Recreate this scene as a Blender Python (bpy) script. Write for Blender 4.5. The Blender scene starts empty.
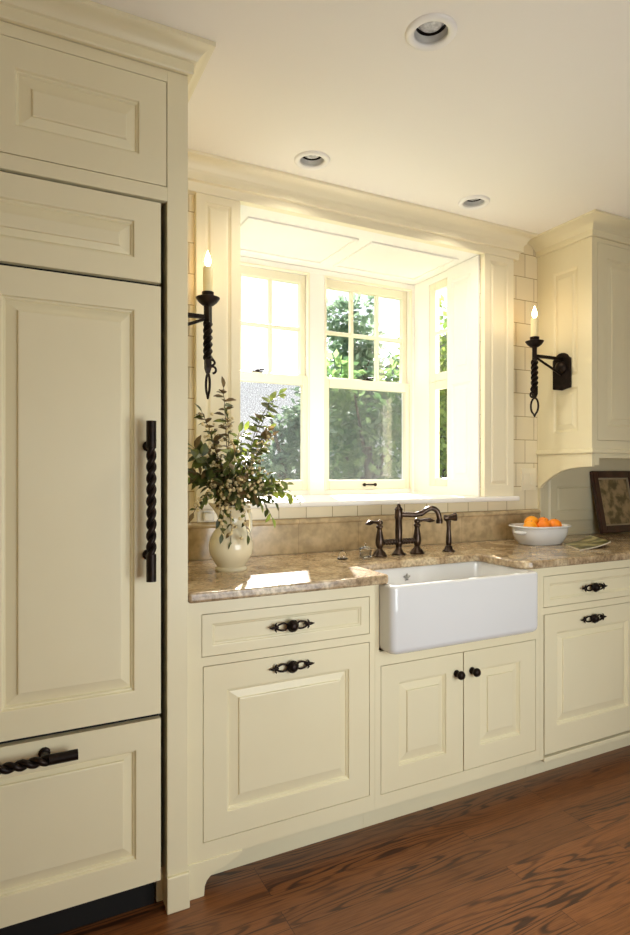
import bpy, bmesh, math, random
from mathutils import Vector, Matrix
PI = math.pi
sc = bpy.context.scene
COL = sc.collection
rnd = random.Random(7)

# ------------------------------------------------------------------ helpers
class MB:
    """collects shapes into one bmesh, then links it as ONE mesh object"""
    def __init__(s): s.bm = bmesh.new()
    def face(s, pts):
        vs = [s.bm.verts.new(p) for p in pts]
        return s.bm.faces.new(vs)
    def box(s, x0, x1, y0, y1, z0, z1):
        r = bmesh.ops.create_cube(s.bm, size=1)
        for v in r['verts']:
            v.co = Vector(((x0+x1)/2+v.co.x*(x1-x0), (y0+y1)/2+v.co.y*(y1-y0), (z0+z1)/2+v.co.z*(z1-z0)))
        return s
    def prism(s, pts, axis, a, b):
        """extrude a 2D polygon; axis 'x': pts=(y,z); 'y': pts=(x,z); 'z': pts=(x,y)"""
        def P(p, t):
            return {'x': (t, p[0], p[1]), 'y': (p[0], t, p[1]), 'z': (p[0], p[1], t)}[axis]
        A = [s.bm.verts.new(P(p, a)) for p in pts]; B = [s.bm.verts.new(P(p, b)) for p in pts]
        n = len(pts)
        s.bm.faces.new(A); s.bm.faces.new(B[::-1])
        for i in range(n): s.bm.faces.new((A[i], B[i], B[(i+1) % n], A[(i+1) % n]))
        return s
    def lathe(s, prof, c=(0,0,0), n=32, axis='z', sx=1, sy=1, d=None):
        """prof: (r, h) from bottom to top"""
        c = Vector(c)
        if d is None: d = {'z': (0,0,1), 'x': (1,0,0), 'y': (0,1,0), '-y': (0,-1,0), '-x': (-1,0,0)}[axis]
        q = Vector((0,0,1)).rotation_difference(Vector(d))
        rings = []
        for r, h in prof:
            if r < 1e-6: rings.append([s.bm.verts.new(c + q @ Vector((0,0,h)))])
            else: rings.append([s.bm.verts.new(c + q @ Vector((r*sx*math.cos(2*PI*i/n), r*sy*math.sin(2*PI*i/n), h))) for i in range(n)])
        for A, B in zip(rings, rings[1:]):
            if len(A) == 1 and len(B) == 1: continue
            for i in range(n):
                j = (i+1) % n
                if len(A) == 1: s.bm.faces.new((A[0], B[j], B[i]))
                elif len(B) == 1: s.bm.faces.new((A[i], A[j], B[0]))
                else: s.bm.faces.new((A[i], A[j], B[j], B[i]))
        if len(rings[0]) > 1: s.bm.faces.new(rings[0][::-1])
        if len(rings[-1]) > 1: s.bm.faces.new(rings[-1])
        return s
    def tube(s, pts, r, n=10, square=False, twist=0.0, closed=False):
        pts = [Vector(p) for p in pts]; m = len(pts)
        rr = r if isinstance(r, (list, tuple)) else [r]*m
        rings = []; up = None; N = 4 if square else n
        for i, p in enumerate(pts):
            if closed: t = pts[(i+1) % m] - pts[i-1]
            else: t = pts[min(i+1, m-1)] - pts[max(i-1, 0)]
            t.normalize()
            if up is None:
                a = Vector((0,0,1)) if abs(t.z) < .9 else Vector((0,1,0))
                up = (a - t*a.dot(t)).normalized()
            else: up = (up - t*up.dot(t)).normalized()
            w = t.cross(up)
            rings.append([s.bm.verts.new(p + rr[i]*(math.cos(2*PI*k/N+PI/4*square+twist*i)*up + math.sin(2*PI*k/N+PI/4*square+twist*i)*w)) for k in range(N)])
        prs = list(zip(rings, rings[1:])) + ([(rings[-1], rings[0])] if closed else [])
        for A, B in prs:
            for k in range(N): s.bm.faces.new((A[k], A[(k+1) % N], B[(k+1) % N], B[k]))
        if not closed:
            s.bm.faces.new(rings[0][::-1]); s.bm.faces.new(rings[-1])
        return s
    def ball(s, c, r, sx=1, sy=1, sz=1, n=16):
        k = n//2
        prof = [(r*math.sin(PI*i/k), -r*math.cos(PI*i/k)) for i in range(k+1)]
        v0 = set(s.bm.verts)
        s.lathe(prof, (0,0,0), n)
        for v in s.bm.verts:
            if v not in v0: v.co = Vector((c[0]+v.co.x*sx, c[1]+v.co.y*sy, c[2]+v.co.z*sz))
        return s
    def sweep(s, path, prof):
        """moulding: profile points (outward offset, z) along an XY polyline with mitres; outward = right of travel"""
        m = len(path); P = [Vector((p[0], p[1])) for p in path]
        dirs = [(P[i+1]-P[i]).normalized() for i in range(m-1)]
        rings = []
        for i in range(m):
            if i == 0: n = Vector((dirs[0].y, -dirs[0].x)); k = 1
            elif i == m-1: n = Vector((dirs[-1].y, -dirs[-1].x)); k = 1
            else:
                n0 = Vector((dirs[i-1].y, -dirs[i-1].x)); n1 = Vector((dirs[i].y, -dirs[i].x))
                n = (n0+n1).normalized(); k = 1/max(.2, n.dot(n0))
            rings.append([s.bm.verts.new((P[i].x+n.x*o*k, P[i].y+n.y*o*k, z)) for o, z in prof])
        L = len(prof)
        for A, B in zip(rings, rings[1:]):
            for j in range(L): s.bm.faces.new((A[j], A[(j+1) % L], B[(j+1) % L], B[j]))
        s.bm.faces.new(rings[0][::-1]); s.bm.faces.new(rings[-1])
        return s
    def panel(s, cells, u0, u1, v0, v1, d0, th, f=None, raised=True, depth=.010):
        """raised-panel slab. local coords (u, d, v), d grows away from the viewer. cells: (cu0,cu1,cv0,cv1,(outer rect),(inner rect))"""
        f = f or (lambda u, d, v: (u, d, v))
        def ring(r, d): return [(r[0], d, r[2]), (r[1], d, r[2]), (r[1], d, r[3]), (r[0], d, r[3])]
        def grow(r, a): return (r[0]+a, r[1]-a, r[2]+a, r[3]-a)
        new = []
        def strip(R):
            V = [[s.bm.verts.new(f(*p)) for p in q] for q in R]
            for A, B in zip(V, V[1:]):
                for i in range(4): s.bm.faces.new((A[i], A[(i+1) % 4], B[(i+1) % 4], B[i]))
            return V
        for c in cells:
            cell = c[:4]; o = c[4]; i_ = c[5]
            R = [ring(cell, d0), ring(o, d0), ring(grow(o, .003), d0+.0005), ring(grow(o, .006), d0+depth*.55), ring(grow(o, .009), d0+depth*.6), ring(grow(o, .0125), d0+depth)]
            if i_ is not None:
                R += [ring(grow(i_, -.005), d0+depth*.50), ring(grow(i_, -.0035), d0+depth*.12), ring(i_, d0+depth*.05)]
            V = strip(R); s.bm.faces.new(V[-1])
        full = (u0, u1, v0, v1)
        V = strip([ring(full, d0), ring(full, d0+th)]); s.bm.faces.new(V[-1][::-1])
        bmesh.ops.remove_doubles(s.bm, verts=s.bm.verts, dist=1e-5)
        return s
    def build(s, name, mat, parent=None, smooth=False, bevel=0, seg=2, angle=40, kind=None, label=None, sub=0):
        bmesh.ops.recalc_face_normals(s.bm, faces=s.bm.faces)
        me = bpy.data.meshes.new(name); s.bm.to_mesh(me); s.bm.free()
        if smooth:
            me.polygons.foreach_set('use_smooth', [True]*len(me.polygons))
            if smooth is not True: me.set_sharp_from_angle(angle=math.radians(smooth))
        mats = mat if isinstance(mat, list) else [mat]
        for m in mats: me.materials.append(m)
        o = bpy.data.objects.new(name, me); COL.objects.link(o)
        if parent is not None:
            o.parent = parent
            o.matrix_parent_inverse = parent_world(parent).inverted()
        if bevel:
            b = o.modifiers.new('edge_rounding', 'BEVEL'); b.width = bevel; b.segments = seg; b.limit_method = 'ANGLE'; b.angle_limit = math.radians(angle)
            b.harden_normals = False
        if sub:
            b = o.modifiers.new('smoothing', 'SUBSURF'); b.levels = sub; b.render_levels = sub
        if kind: o['kind'] = kind
        if label: o['label'] = label
        return o

def parent_world(p):
    # only top-level Empties carry a location; every mesh sits at identity in world space
    return p.matrix_basis.copy() if p.parent is None else Matrix.Identity(4)

def tag(o, label, cat, group=None):
    o['label'] = label; o['category'] = cat
    if group: o['group'] = group
    return o
def thing(name, label, cat, loc=(0,0,0), group=None):
    o = bpy.data.objects.new(name, None); COL.objects.link(o)
    o.location = loc; o.empty_display_size = .05
    return tag(o, label, cat, group)
def struct(o):
    o['kind'] = 'structure'; return o
def struct_empty(name, loc=(0,0,0)):
    o = bpy.data.objects.new(name, None); COL.objects.link(o); o.location = loc; o['kind'] = 'structure'; return o

# ------------------------------------------------------------------ materials
def lin(r, g, b):
    f = lambda c: (c/255/12.92) if c/255 <= .04045 else ((c/255+.055)/1.055)**2.4
    return (f(r), f(g), f(b), 1)
def mat(name):
    m = bpy.data.materials.new(name); m.use_nodes = True
    nt = m.node_tree; nt.nodes.clear()
    out = nt.nodes.new('ShaderNodeOutputMaterial')
    return m, nt, out
def N(nt, t, **kw):
    n = nt.nodes.new(t)
    for k, v in kw.items():
        if k.startswith('i_'): n.inputs[k[2:].replace('_', ' ')].default_value = v
        else: setattr(n, k, v)
    return n
def principled(name, col, rough=.4, metal=0, spec=.5, noise=None, bump=None, coat=0, trans=0, ior=1.45):
    m, nt, out = mat(name)
    p = N(nt, 'ShaderNodeBsdfPrincipled')
    p.inputs['Base Color'].default_value = col; p.inputs['Roughness'].default_value = rough
    p.inputs['Metallic'].default_value = metal; p.inputs['Specular IOR Level'].default_value = spec
    p.inputs['Coat Weight'].default_value = coat; p.inputs['Transmission Weight'].default_value = trans; p.inputs['IOR'].default_value = ior
    nt.links.new(p.outputs[0], out.inputs[0])
    tc = N(nt, 'ShaderNodeTexCoord')
    if noise:   # (scale, second colour, lo, hi)
        n = N(nt, 'ShaderNodeTexNoise'); n.inputs['Scale'].default_value = noise[0]; n.inputs['Detail'].default_value = 4
        r = N(nt, 'ShaderNodeValToRGB'); r.color_ramp.elements[0].position = noise[2]; r.color_ramp.elements[1].position = noise[3]
        r.color_ramp.elements[0].color = col; r.color_ramp.elements[1].color = noise[1]
        nt.links.new(tc.outputs['Object'], n.inputs['Vector']); nt.links.new(n.outputs['Fac'], r.inputs[0]); nt.links.new(r.outputs[0], p.inputs['Base Color'])
    if bump:    # (scale, strength)
        n = N(nt, 'ShaderNodeTexNoise'); n.inputs['Scale'].default_value = bump[0]; n.inputs['Detail'].default_value = 3
        b = N(nt, 'ShaderNodeBump'); b.inputs['Strength'].default_value = bump[1]; b.inputs['Distance'].default_value = .002
        nt.links.new(tc.outputs['Object'], n.inputs['Vector']); nt.links.new(n.outputs['Fac'], b.inputs['Height']); nt.links.new(b.outputs[0], p.inputs['Normal'])
    return m

PAINT = lin(232, 223, 189)
M = {}
M['paint'] = principled('cream_paint', PAINT, .36, noise=(3, lin(229, 219, 184), .35, .7), bump=(60, .04))
M['trim'] = principled('trim_paint', lin(240, 231, 202), .38, noise=(3, lin(238, 228, 198), .35, .7), bump=(60, .03))
M['bay'] = principled('bay_daylit_paint', lin(243, 240, 233), .38, noise=(3, lin(241, 237, 229), .35, .7), bump=(60, .03))  # trim paint whitened so the colour carries the bay's strong daylight
M['sash'] = principled('sash_paint', lin(238, 231, 208), .38, noise=(3, lin(236, 228, 204), .35, .7), bump=(60, .03))
M['ceil'] = principled('ceiling_paint', lin(244, 240, 230), .8, bump=(90, .05))
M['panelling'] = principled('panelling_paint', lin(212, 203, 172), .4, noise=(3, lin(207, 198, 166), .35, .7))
M['wallp'] = principled('wall_paint', lin(226, 212, 178), .8, bump=(90, .05))
M['dark'] = principled('cabinet_shadow_interior', lin(16, 13, 10), .8, noise=(8, lin(11, 9, 7), .3, .7))
M['iron'] = principled('blackened_iron', lin(30, 22, 18), .42, .7, noise=(40, lin(52, 38, 30), .45, .8), bump=(120, .5))
M['bronze'] = principled('oil_rubbed_bronze', lin(62, 51, 44), .28, .9, noise=(30, lin(100, 82, 68), .4, .8), bump=(90, .15))
M['porcelain'] = principled('white_porcelain', lin(223, 223, 222), .10, coat=.4, noise=(2, lin(220, 220, 218), .3, .7))
M['pitcher'] = principled('ivory_glaze', lin(226, 218, 190), .16, coat=.5, noise=(5, lin(218, 208, 176), .4, .8))
M['chrome'] = principled('satin_chrome', lin(200, 200, 200), .22, 1, noise=(20, lin(180, 180, 180), .4, .7))
M['alu'] = principled('brushed_reflector', lin(214, 213, 210), .35, .35, noise=(20, lin(196, 195, 192), .4, .7))
M['whitemetal'] = principled('white_enamel', lin(242, 240, 234), .35, noise=(5, lin(238, 235, 228), .4, .7))
M['lens'] = principled('lamp_glass', lin(225, 225, 222), .15, .0, noise=(60, lin(170, 170, 168), .35, .65), bump=(110, .8))
M['plastic'] = principled('ivory_plastic', lin(238, 228, 200), .4, noise=(5, lin(234, 223, 192), .4, .7))
M['whiteplastic'] = principled('white_plastic', lin(245, 242, 232), .35, noise=(5, lin(240, 236, 225), .4, .7))
M['wax'] = principled('ivory_candle', lin(240, 226, 180), .45, noise=(12, lin(232, 214, 162), .4, .7))
M['frame'] = principled('mahogany', lin(66, 34, 24), .3, noise=(14, lin(44, 22, 16), .35, .7), coat=.3)
M['mat'] = principled('picture_mat', lin(176, 160, 132), .8, noise=(6, lin(160, 144, 116), .4, .7))
M['orange'] = principled('orange_peel', lin(244, 138, 24), .42, noise=(6, lin(238, 120, 14), .4, .7), bump=(220, .35))
M['orange2'] = principled('yellow_orange_peel', lin(250, 172, 36), .42, noise=(6, lin(246, 156, 24), .4, .7), bump=(220, .35))
M['stemend'] = principled('fruit_stem', lin(90, 90, 40), .7, noise=(30, lin(70, 66, 30), .4, .7))
M['paper'] = principled('paper', lin(226, 220, 200), .6, noise=(4, lin(216, 208, 186), .4, .7))
M['stem'] = principled('twig', lin(96, 84, 52), .7, noise=(30, lin(70, 58, 36), .4, .7))
M['bark'] = principled('bark', lin(92, 78, 62), .9, noise=(8, lin(60, 50, 40), .4, .7), bump=(12, .8))
M['siding'] = principled('white_siding', lin(232, 232, 228), .6, noise=(3, lin(220, 221, 218), .4, .7))
M['roof'] = principled('grey_roof', lin(120, 116, 112), .8, noise=(6, lin(95, 92, 90), .4, .7))
M['darkglass'] = principled('house_window_glass', lin(70, 80, 86), .08, noise=(3, lin(50, 58, 64), .4, .7))
M['lawn'] = principled('lawn', lin(92, 118, 58), .9, noise=(4, lin(70, 96, 42), .35, .7), bump=(30, .8))
M['blossom'] = principled('cream_blossom', lin(222, 206, 160), .6, noise=(40, lin(190, 168, 120), .4, .7))
M['clear'] = principled('clear_glass', lin(250, 250, 248), .03, trans=1, ior=1.45, noise=(4, lin(245, 246, 244), .4, .7))

def leaf_mat(name, c1, c2, scale=9):
    m, nt, out = mat(name)
    tc = N(nt, 'ShaderNodeTexCoord'); n = N(nt, 'ShaderNodeTexNoise'); n.inputs['Scale'].default_value = scale
    r = N(nt, 'ShaderNodeValToRGB'); r.color_ramp.elements[0].position = .38; r.color_ramp.elements[1].position = .62
    r.color_ramp.elements[0].color = c1; r.color_ramp.elements[1].color = c2
    d = N(nt, 'ShaderNodeBsdfPrincipled'); d.inputs['Roughness'].default_value = .45
    t = N(nt, 'ShaderNodeBsdfTranslucent'); mx = N(nt, 'ShaderNodeMixShader'); mx.inputs[0].default_value = .35
    nt.links.new(tc.outputs['Object'], n.inputs['Vector']); nt.links.new(n.outputs['Fac'], r.inputs[0])
    nt.links.new(r.outputs[0], d.inputs['Base Color']); nt.links.new(r.outputs[0], t.inputs['Color'])
    nt.links.new(d.outputs[0], mx.inputs[1]); nt.links.new(t.outputs[0], mx.inputs[2]); nt.links.new(mx.outputs[0], out.inputs[0])
    return m
M['leaf_dark'] = leaf_mat('dark_olive_leaf', lin(52, 62, 28), lin(96, 104, 46), 30)
M['leaf_green'] = leaf_mat('fresh_green_leaf', lin(92, 112, 40), lin(146, 156, 66), 30)
M['leaf_brown'] = leaf_mat('bronze_leaf', lin(84, 66, 40), lin(120, 100, 62), 30)
M['tree_leaf'] = leaf_mat('tree_leaf', lin(98, 132, 80), lin(150, 174, 112), 2)
M['tree_leaf2'] = leaf_mat('sunlit_tree_leaf', lin(112, 140, 54), lin(164, 180, 92), 2)
M['tree_leaf3'] = leaf_mat('grey_green_tree_leaf', lin(96, 122, 96), lin(142, 162, 132), 2)

def glass_mat():
    m, nt, out = mat('window_glass')
    t = N(nt, 'ShaderNodeBsdfTransparent'); t.inputs[0].default_value = (.972, .974, .976, 1)
    g = N(nt, 'ShaderNodeBsdfGlossy'); g.inputs['Roughness'].default_value = .02
    lw = N(nt, 'ShaderNodeLayerWeight'); lw.inputs[0].default_value = .5
    pw = N(nt, 'ShaderNodeMath', operation='POWER'); pw.inputs[1].default_value = 5; nt.links.new(lw.outputs['Facing'], pw.inputs[0])
    f = N(nt, 'ShaderNodeMath', operation='MULTIPLY_ADD'); f.inputs[1].default_value = .6; f.inputs[2].default_value = .03; nt.links.new(pw.outputs[0], f.inputs[0])
    mx = N(nt, 'ShaderNodeMixShader')
    nt.links.new(f.outputs[0], mx.inputs[0]); nt.links.new(t.outputs[0], mx.inputs[1]); nt.links.new(g.outputs[0], mx.inputs[2]); nt.links.new(mx.outputs[0], out.inputs[0])
    return m
M['glass'] = glass_mat()
def screen_mat():
    m, nt, out = mat('insect_screen')
    tc = N(nt, 'ShaderNodeTexCoord'); n = N(nt, 'ShaderNodeTexNoise'); n.inputs['Scale'].default_value = 170; n.inputs['Detail'].default_value = 2
    r = N(nt, 'ShaderNodeMapRange'); r.inputs['From Min'].default_value = .3; r.inputs['From Max'].default_value = .7; r.inputs['To Min'].default_value = .16; r.inputs['To Max'].default_value = .46
    t = N(nt, 'ShaderNodeBsdfTransparent'); d = N(nt, 'ShaderNodeBsdfDiffuse'); d.inputs[0].default_value = lin(112, 116, 120)
    tr = N(nt, 'ShaderNodeBsdfTranslucent'); tr.inputs[0].default_value = lin(64, 67, 70)
    a = N(nt, 'ShaderNodeMixShader'); a.inputs[0].default_value = .2; b = N(nt, 'ShaderNodeMixShader')
    L = nt.links.new
    L(tc.outputs['Object'], n.inputs['Vector']); L(n.outputs['Fac'], r.inputs['Value']); L(r.outputs[0], b.inputs[0])
    L(d.outputs[0], a.inputs[1]); L(tr.outputs[0], a.inputs[2]); L(t.outputs[0], b.inputs[1]); L(a.outputs[0], b.inputs[2]); L(b.outputs[0], out.inputs[0])
    return m
M['screen'] = screen_mat()
def emit_mat(name, col, strength):
    m, nt, out = mat(name)
    e = N(nt, 'ShaderNodeEmission'); e.inputs[0].default_value = col; e.inputs[1].default_value = strength
    nt.links.new(e.outputs[0], out.inputs[0]); return m
M['flame'] = emit_mat('glowing_bulb', (1, .68, .34, 1), 47)

def tile_mat(name, w, h, z0, x0, c1, c2, grout, mortar=.0022, rough=.25, offset=.5, bumpd=.002, speck=None):
    m, nt, out = mat(name); L = nt.links.new
    tc = N(nt, 'ShaderNodeTexCoord'); sx = N(nt, 'ShaderNodeSeparateXYZ'); L(tc.outputs['Object'], sx.inputs[0])
    ax = N(nt, 'ShaderNodeMath', operation='SUBTRACT'); ax.inputs[1].default_value = x0 - 20*w; L(sx.outputs['X'], ax.inputs[0])
    az = N(nt, 'ShaderNodeMath', operation='SUBTRACT'); az.inputs[1].default_value = z0 - 20*h; L(sx.outputs['Z'], az.inputs[0])
    cb = N(nt, 'ShaderNodeCombineXYZ'); L(ax.outputs[0], cb.inputs[0]); L(az.outputs[0], cb.inputs[1])
    b = N(nt, 'ShaderNodeTexBrick'); b.offset = offset; b.offset_frequency = 2; b.squash = 1
    b.inputs['Scale'].default_value = 1; b.inputs['Brick Width'].default_value = w; b.inputs['Row Height'].default_value = h
    b.inputs['Mortar Size'].default_value = mortar; b.inputs['Mortar Smooth'].default_value = .3; b.inputs['Bias'].default_value = 0
    b.inputs['Color1'].default_value = c1; b.inputs['Color2'].default_value = c2; b.inputs['Mortar'].default_value = grout
    L(cb.outputs[0], b.inputs['Vector'])
    p = N(nt, 'ShaderNodeBsdfPrincipled'); p.inputs['Roughness'].default_value = rough
    col = b.outputs['Color']
    if speck:
        n = N(nt, 'ShaderNodeTexNoise'); n.inputs['Scale'].default_value = 26; n.inputs['Detail'].default_value = 6; L(tc.outputs['Object'], n.inputs['Vector'])
        r = N(nt, 'ShaderNodeValToRGB'); r.color_ramp.elements[0].position = .35; r.color_ramp.elements[1].position = .65
        r.color_ramp.elements[0].color = (.78, .76, .74, 1); r.color_ramp.elements[1].color = (1.12, 1.1, 1.08, 1); L(n.outputs['Fac'], r.inputs[0])
        mx = N(nt, 'ShaderNodeMix', data_type='RGBA', blend_type='MULTIPLY'); mx.inputs[0].default_value = 1
        L(col, mx.inputs[6]); L(r.outputs[0], mx.inputs[7]); col = mx.outputs[2]
    L(col, p.inputs['Base Color'])
    iv = N(nt, 'ShaderNodeMath', operation='SUBTRACT'); iv.inputs[0].default_value = 1; L(b.outputs['Fac'], iv.inputs[1])
    bp = N(nt, 'ShaderNodeBump'); bp.inputs['Strength'].default_value = .6; bp.inputs['Distance'].default_value = bumpd
    L(iv.outputs[0], bp.inputs['Height']); L(bp.outputs[0], p.inputs['Normal']); L(p.outputs[0], out.inputs[0])
    return m
M['tile'] = tile_mat('square_wall_tile', .13, .124, 1.932, 2.46, lin(234, 222, 190), lin(228, 214, 180), lin(176, 156, 118))
M['stone'] = tile_mat('taupe_stone_tile', .30, .16, .914, 1.115, lin(200, 180, 142), lin(193, 172, 134), lin(172, 150, 114), .0015, .16, 0, .001, True)

def granite():
    m, nt, out = mat('brown_granite'); L = nt.links.new
    tc = N(nt, 'ShaderNodeTexCoord')
    n1 = N(nt, 'ShaderNodeTexNoise'); n1.inputs['Scale'].default_value = 9; n1.inputs['Detail'].default_value = 9; n1.inputs['Distortion'].default_value = 1.2
    n2 = N(nt, 'ShaderNodeTexNoise'); n2.inputs['Scale'].default_value = 85; n2.inputs['Detail'].default_value = 4
    L(tc.outputs['Object'], n1.inputs['Vector']); L(tc.outputs['Object'], n2.inputs['Vector'])
    r1 = N(nt, 'ShaderNodeValToRGB'); e = r1.color_ramp.elements
    e[0].position = .32; e[0].color = lin(146, 124, 94); e[1].position = .68; e[1].color = lin(206, 190, 158)
    x = e.new(.5); x.color = lin(178, 156, 124)
    r2 = N(nt, 'ShaderNodeValToRGB'); e = r2.color_ramp.elements
    e[0].position = .36; e[0].color = (.5, .46, .42, 1); e[1].position = .6; e[1].color = (1.1, 1.08, 1.05, 1)
    L(n1.outputs['Fac'], r1.inputs[0]); L(n2.outputs['Fac'], r2.inputs[0])
    mx = N(nt, 'ShaderNodeMix', data_type='RGBA', blend_type='MULTIPLY'); mx.inputs[0].default_value = .8
    L(r1.outputs[0], mx.inputs[6]); L(r2.outputs[0], mx.inputs[7])
    p = N(nt, 'ShaderNodeBsdfPrincipled'); p.inputs['Roughness'].default_value = .16
    L(mx.outputs[2], p.inputs['Base Color']); L(p.outputs[0], out.inputs[0]); return m
M['granite'] = granite()

def oak():
    m, nt, out = mat('dark_oak_strip_floor'); L = nt.links.new
    tc = N(nt, 'ShaderNodeTexCoord'); mp = N(nt, 'ShaderNodeMapping'); mp.inputs['Location'].default_value = (20, 20, 0); L(tc.outputs['Object'], mp.inputs[0])
    b = N(nt, 'ShaderNodeTexBrick'); b.offset = .37; b.offset_frequency = 3
    for k, v in (('Scale', 1), ('Brick Width', 1.15), ('Row Height', .072), ('Mortar Size', .0009), ('Mortar Smooth', .2), ('Bias', 0)): b.inputs[k].default_value = v
    b.inputs['Color1'].default_value = (0, 0, 0, 1); b.inputs['Color2'].default_value = (1, 1, 1, 1); b.inputs['Mortar'].default_value = (.5, .5, .5, 1)
    L(mp.outputs[0], b.inputs['Vector'])
    # per-board shift of the grain
    sc_ = N(nt, 'ShaderNodeVectorMath', operation='SCALE'); sc_.inputs['Scale'].default_value = 13.7; L(b.outputs['Color'], sc_.inputs[0])
    ad = N(nt, 'ShaderNodeVectorMath', operation='ADD'); L(mp.outputs[0], ad.inputs[0]); L(sc_.outputs[0], ad.inputs[1])
    st = N(nt, 'ShaderNodeMapping'); st.inputs['Scale'].default_value = (1.0, 8, 1); L(ad.outputs[0], st.inputs[0])
    n1 = N(nt, 'ShaderNodeTexNoise'); n1.inputs['Scale'].default_value = 1.0; n1.inputs['Detail'].default_value = 4; n1.inputs['Roughness'].default_value = .38; L(st.outputs[0], n1.inputs['Vector'])
    mu = N(nt, 'ShaderNodeMath', operation='MULTIPLY'); mu.inputs[1].default_value = 120; L(n1.outputs['Fac'], mu.inputs[0])
    si = N(nt, 'ShaderNodeMath', operation='SINE'); L(mu.outputs[0], si.inputs[0])
    rg = N(nt, 'ShaderNodeMapRange'); rg.inputs['From Min'].default_value = .1; rg.inputs['From Max'].default_value = .95; L(si.outputs[0], rg.inputs['Value'])
    s3 = N(nt, 'ShaderNodeMapping'); s3.inputs['Scale'].default_value = (1.3, 7, 1); s3.inputs['Location'].default_value = (5, 3, 0); L(ad.outputs[0], s3.inputs[0])
    n3 = N(nt, 'ShaderNodeTexNoise'); n3.inputs['Scale'].default_value = 1.0; n3.inputs['Detail'].default_value = 2; L(s3.outputs[0], n3.inputs['Vector'])
    mk = N(nt, 'ShaderNodeMapRange'); mk.inputs['From Min'].default_value = .40; mk.inputs['From Max'].default_value = .62; mk.inputs['To Min'].default_value = .12; L(n3.outputs['Fac'], mk.inputs['Value'])
    ml = N(nt, 'ShaderNodeMath', operation='MULTIPLY'); L(rg.outputs[0], ml.inputs[0]); L(mk.outputs[0], ml.inputs[1])
    r1 = N(nt, 'ShaderNodeValToRGB'); e = r1.color_ramp.elements
    e[0].position = .0; e[0].color = lin(130, 80, 42); e[1].position = .85; e[1].color = lin(64, 35, 16)
    x = e.new(.35); x.color = lin(114, 67, 33)
    L(ml.outputs[0], r1.inputs[0])
    # pores
    s2 = N(nt, 'ShaderNodeMapping'); s2.inputs['Scale'].default_value = (5, 190, 1); L(ad.outputs[0], s2.inputs[0])
    n2 = N(nt, 'ShaderNodeTexNoise'); n2.inputs['Scale'].default_value = 2; n2.inputs['Detail'].default_value = 3; L(s2.outputs[0], n2.inputs['Vector'])
    r2 = N(nt, 'ShaderNodeValToRGB'); e = r2.color_ramp.elements; e[0].position = .36; e[0].color = (.62, .57, .52, 1); e[1].position = .56; e[1].color = (1, 1, 1, 1); L(n2.outputs['Fac'], r2.inputs[0])
    mx = N(nt, 'ShaderNodeMix', data_type='RGBA', blend_type='MULTIPLY'); mx.inputs[0].default_value = .85; L(r1.outputs[0], mx.inputs[6]); L(r2.outputs[0], mx.inputs[7])
    # board tone
    r3 = N(nt, 'ShaderNodeMapRange'); r3.inputs['To Min'].default_value = .84; r3.inputs['To Max'].default_value = 1.1; L(b.outputs['Color'], r3.inputs['Value'])
    m2 = N(nt, 'ShaderNodeVectorMath', operation='SCALE'); L(mx.outputs[2], m2.inputs[0]); L(r3.outputs[0], m2.inputs['Scale'])
    # seams
    m3 = N(nt, 'ShaderNodeMix', data_type='RGBA'); L(b.outputs['Fac'], m3.inputs[0]); L(m2.outputs[0], m3.inputs[6]); m3.inputs[7].default_value = lin(52, 29, 16)
    p = N(nt, 'ShaderNodeBsdfPrincipled'); p.inputs['Roughness'].default_value = .36
    L(m3.outputs[2], p.inputs['Base Color'])
    bp = N(nt, 'ShaderNodeBump'); bp.inputs['Strength'].default_value = .15; bp.inputs['Distance'].default_value = .001; L(r2.outputs[0], bp.inputs['Height']); L(bp.outputs[0], p.inputs['Normal'])
    L(p.outputs[0], out.inputs[0]); return m
M['oak'] = oak()

def print_mat():
    m, nt, out = mat('botanical_print'); L = nt.links.new
    tc = N(nt, 'ShaderNodeTexCoord'); n = N(nt, 'ShaderNodeTexNoise'); n.inputs['Scale'].default_value = 22; n.inputs['Detail'].default_value = 5; L(tc.outputs['Object'], n.inputs['Vector'])
    r = N(nt, 'ShaderNodeValToRGB'); e = r.color_ramp.elements
    e[0].position = .40; e[0].color = lin(92, 80, 48); e[1].position = .58; e[1].color = lin(158, 136, 100)
    p = N(nt, 'ShaderNodeBsdfPrincipled'); p.inputs['Roughness'].default_value = .35
    L(n.outputs['Fac'], r.inputs[0]); L(r.outputs[0], p.inputs['Base Color']); L(p.outputs[0], out.inputs[0]); return m
M['print'] = print_mat()
def cover_mat():
    m, nt, out = mat('magazine_cover'); L = nt.links.new
    tc = N(nt, 'ShaderNodeTexCoord'); n = N(nt, 'ShaderNodeTexNoise'); n.inputs['Scale'].default_value = 16; n.inputs['Detail'].default_value = 3; L(tc.outputs['Object'], n.inputs['Vector'])
    r = N(nt, 'ShaderNodeValToRGB'); e = r.color_ramp.elements
    e[0].position = .42; e[0].color = lin(70, 68, 32); e[1].position = .62; e[1].color = lin(176, 166, 116)
    x = e.new(.5); x.color = lin(100, 92, 40)
    p = N(nt, 'ShaderNodeBsdfPrincipled'); p.inputs['Roughness'].default_value = .3
    L(n.outputs['Fac'], r.inputs[0]); L(r.outputs[0], p.inputs['Base Color']); L(p.outputs[0], out.inputs[0]); return m
M['cover'] = cover_mat()

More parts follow.
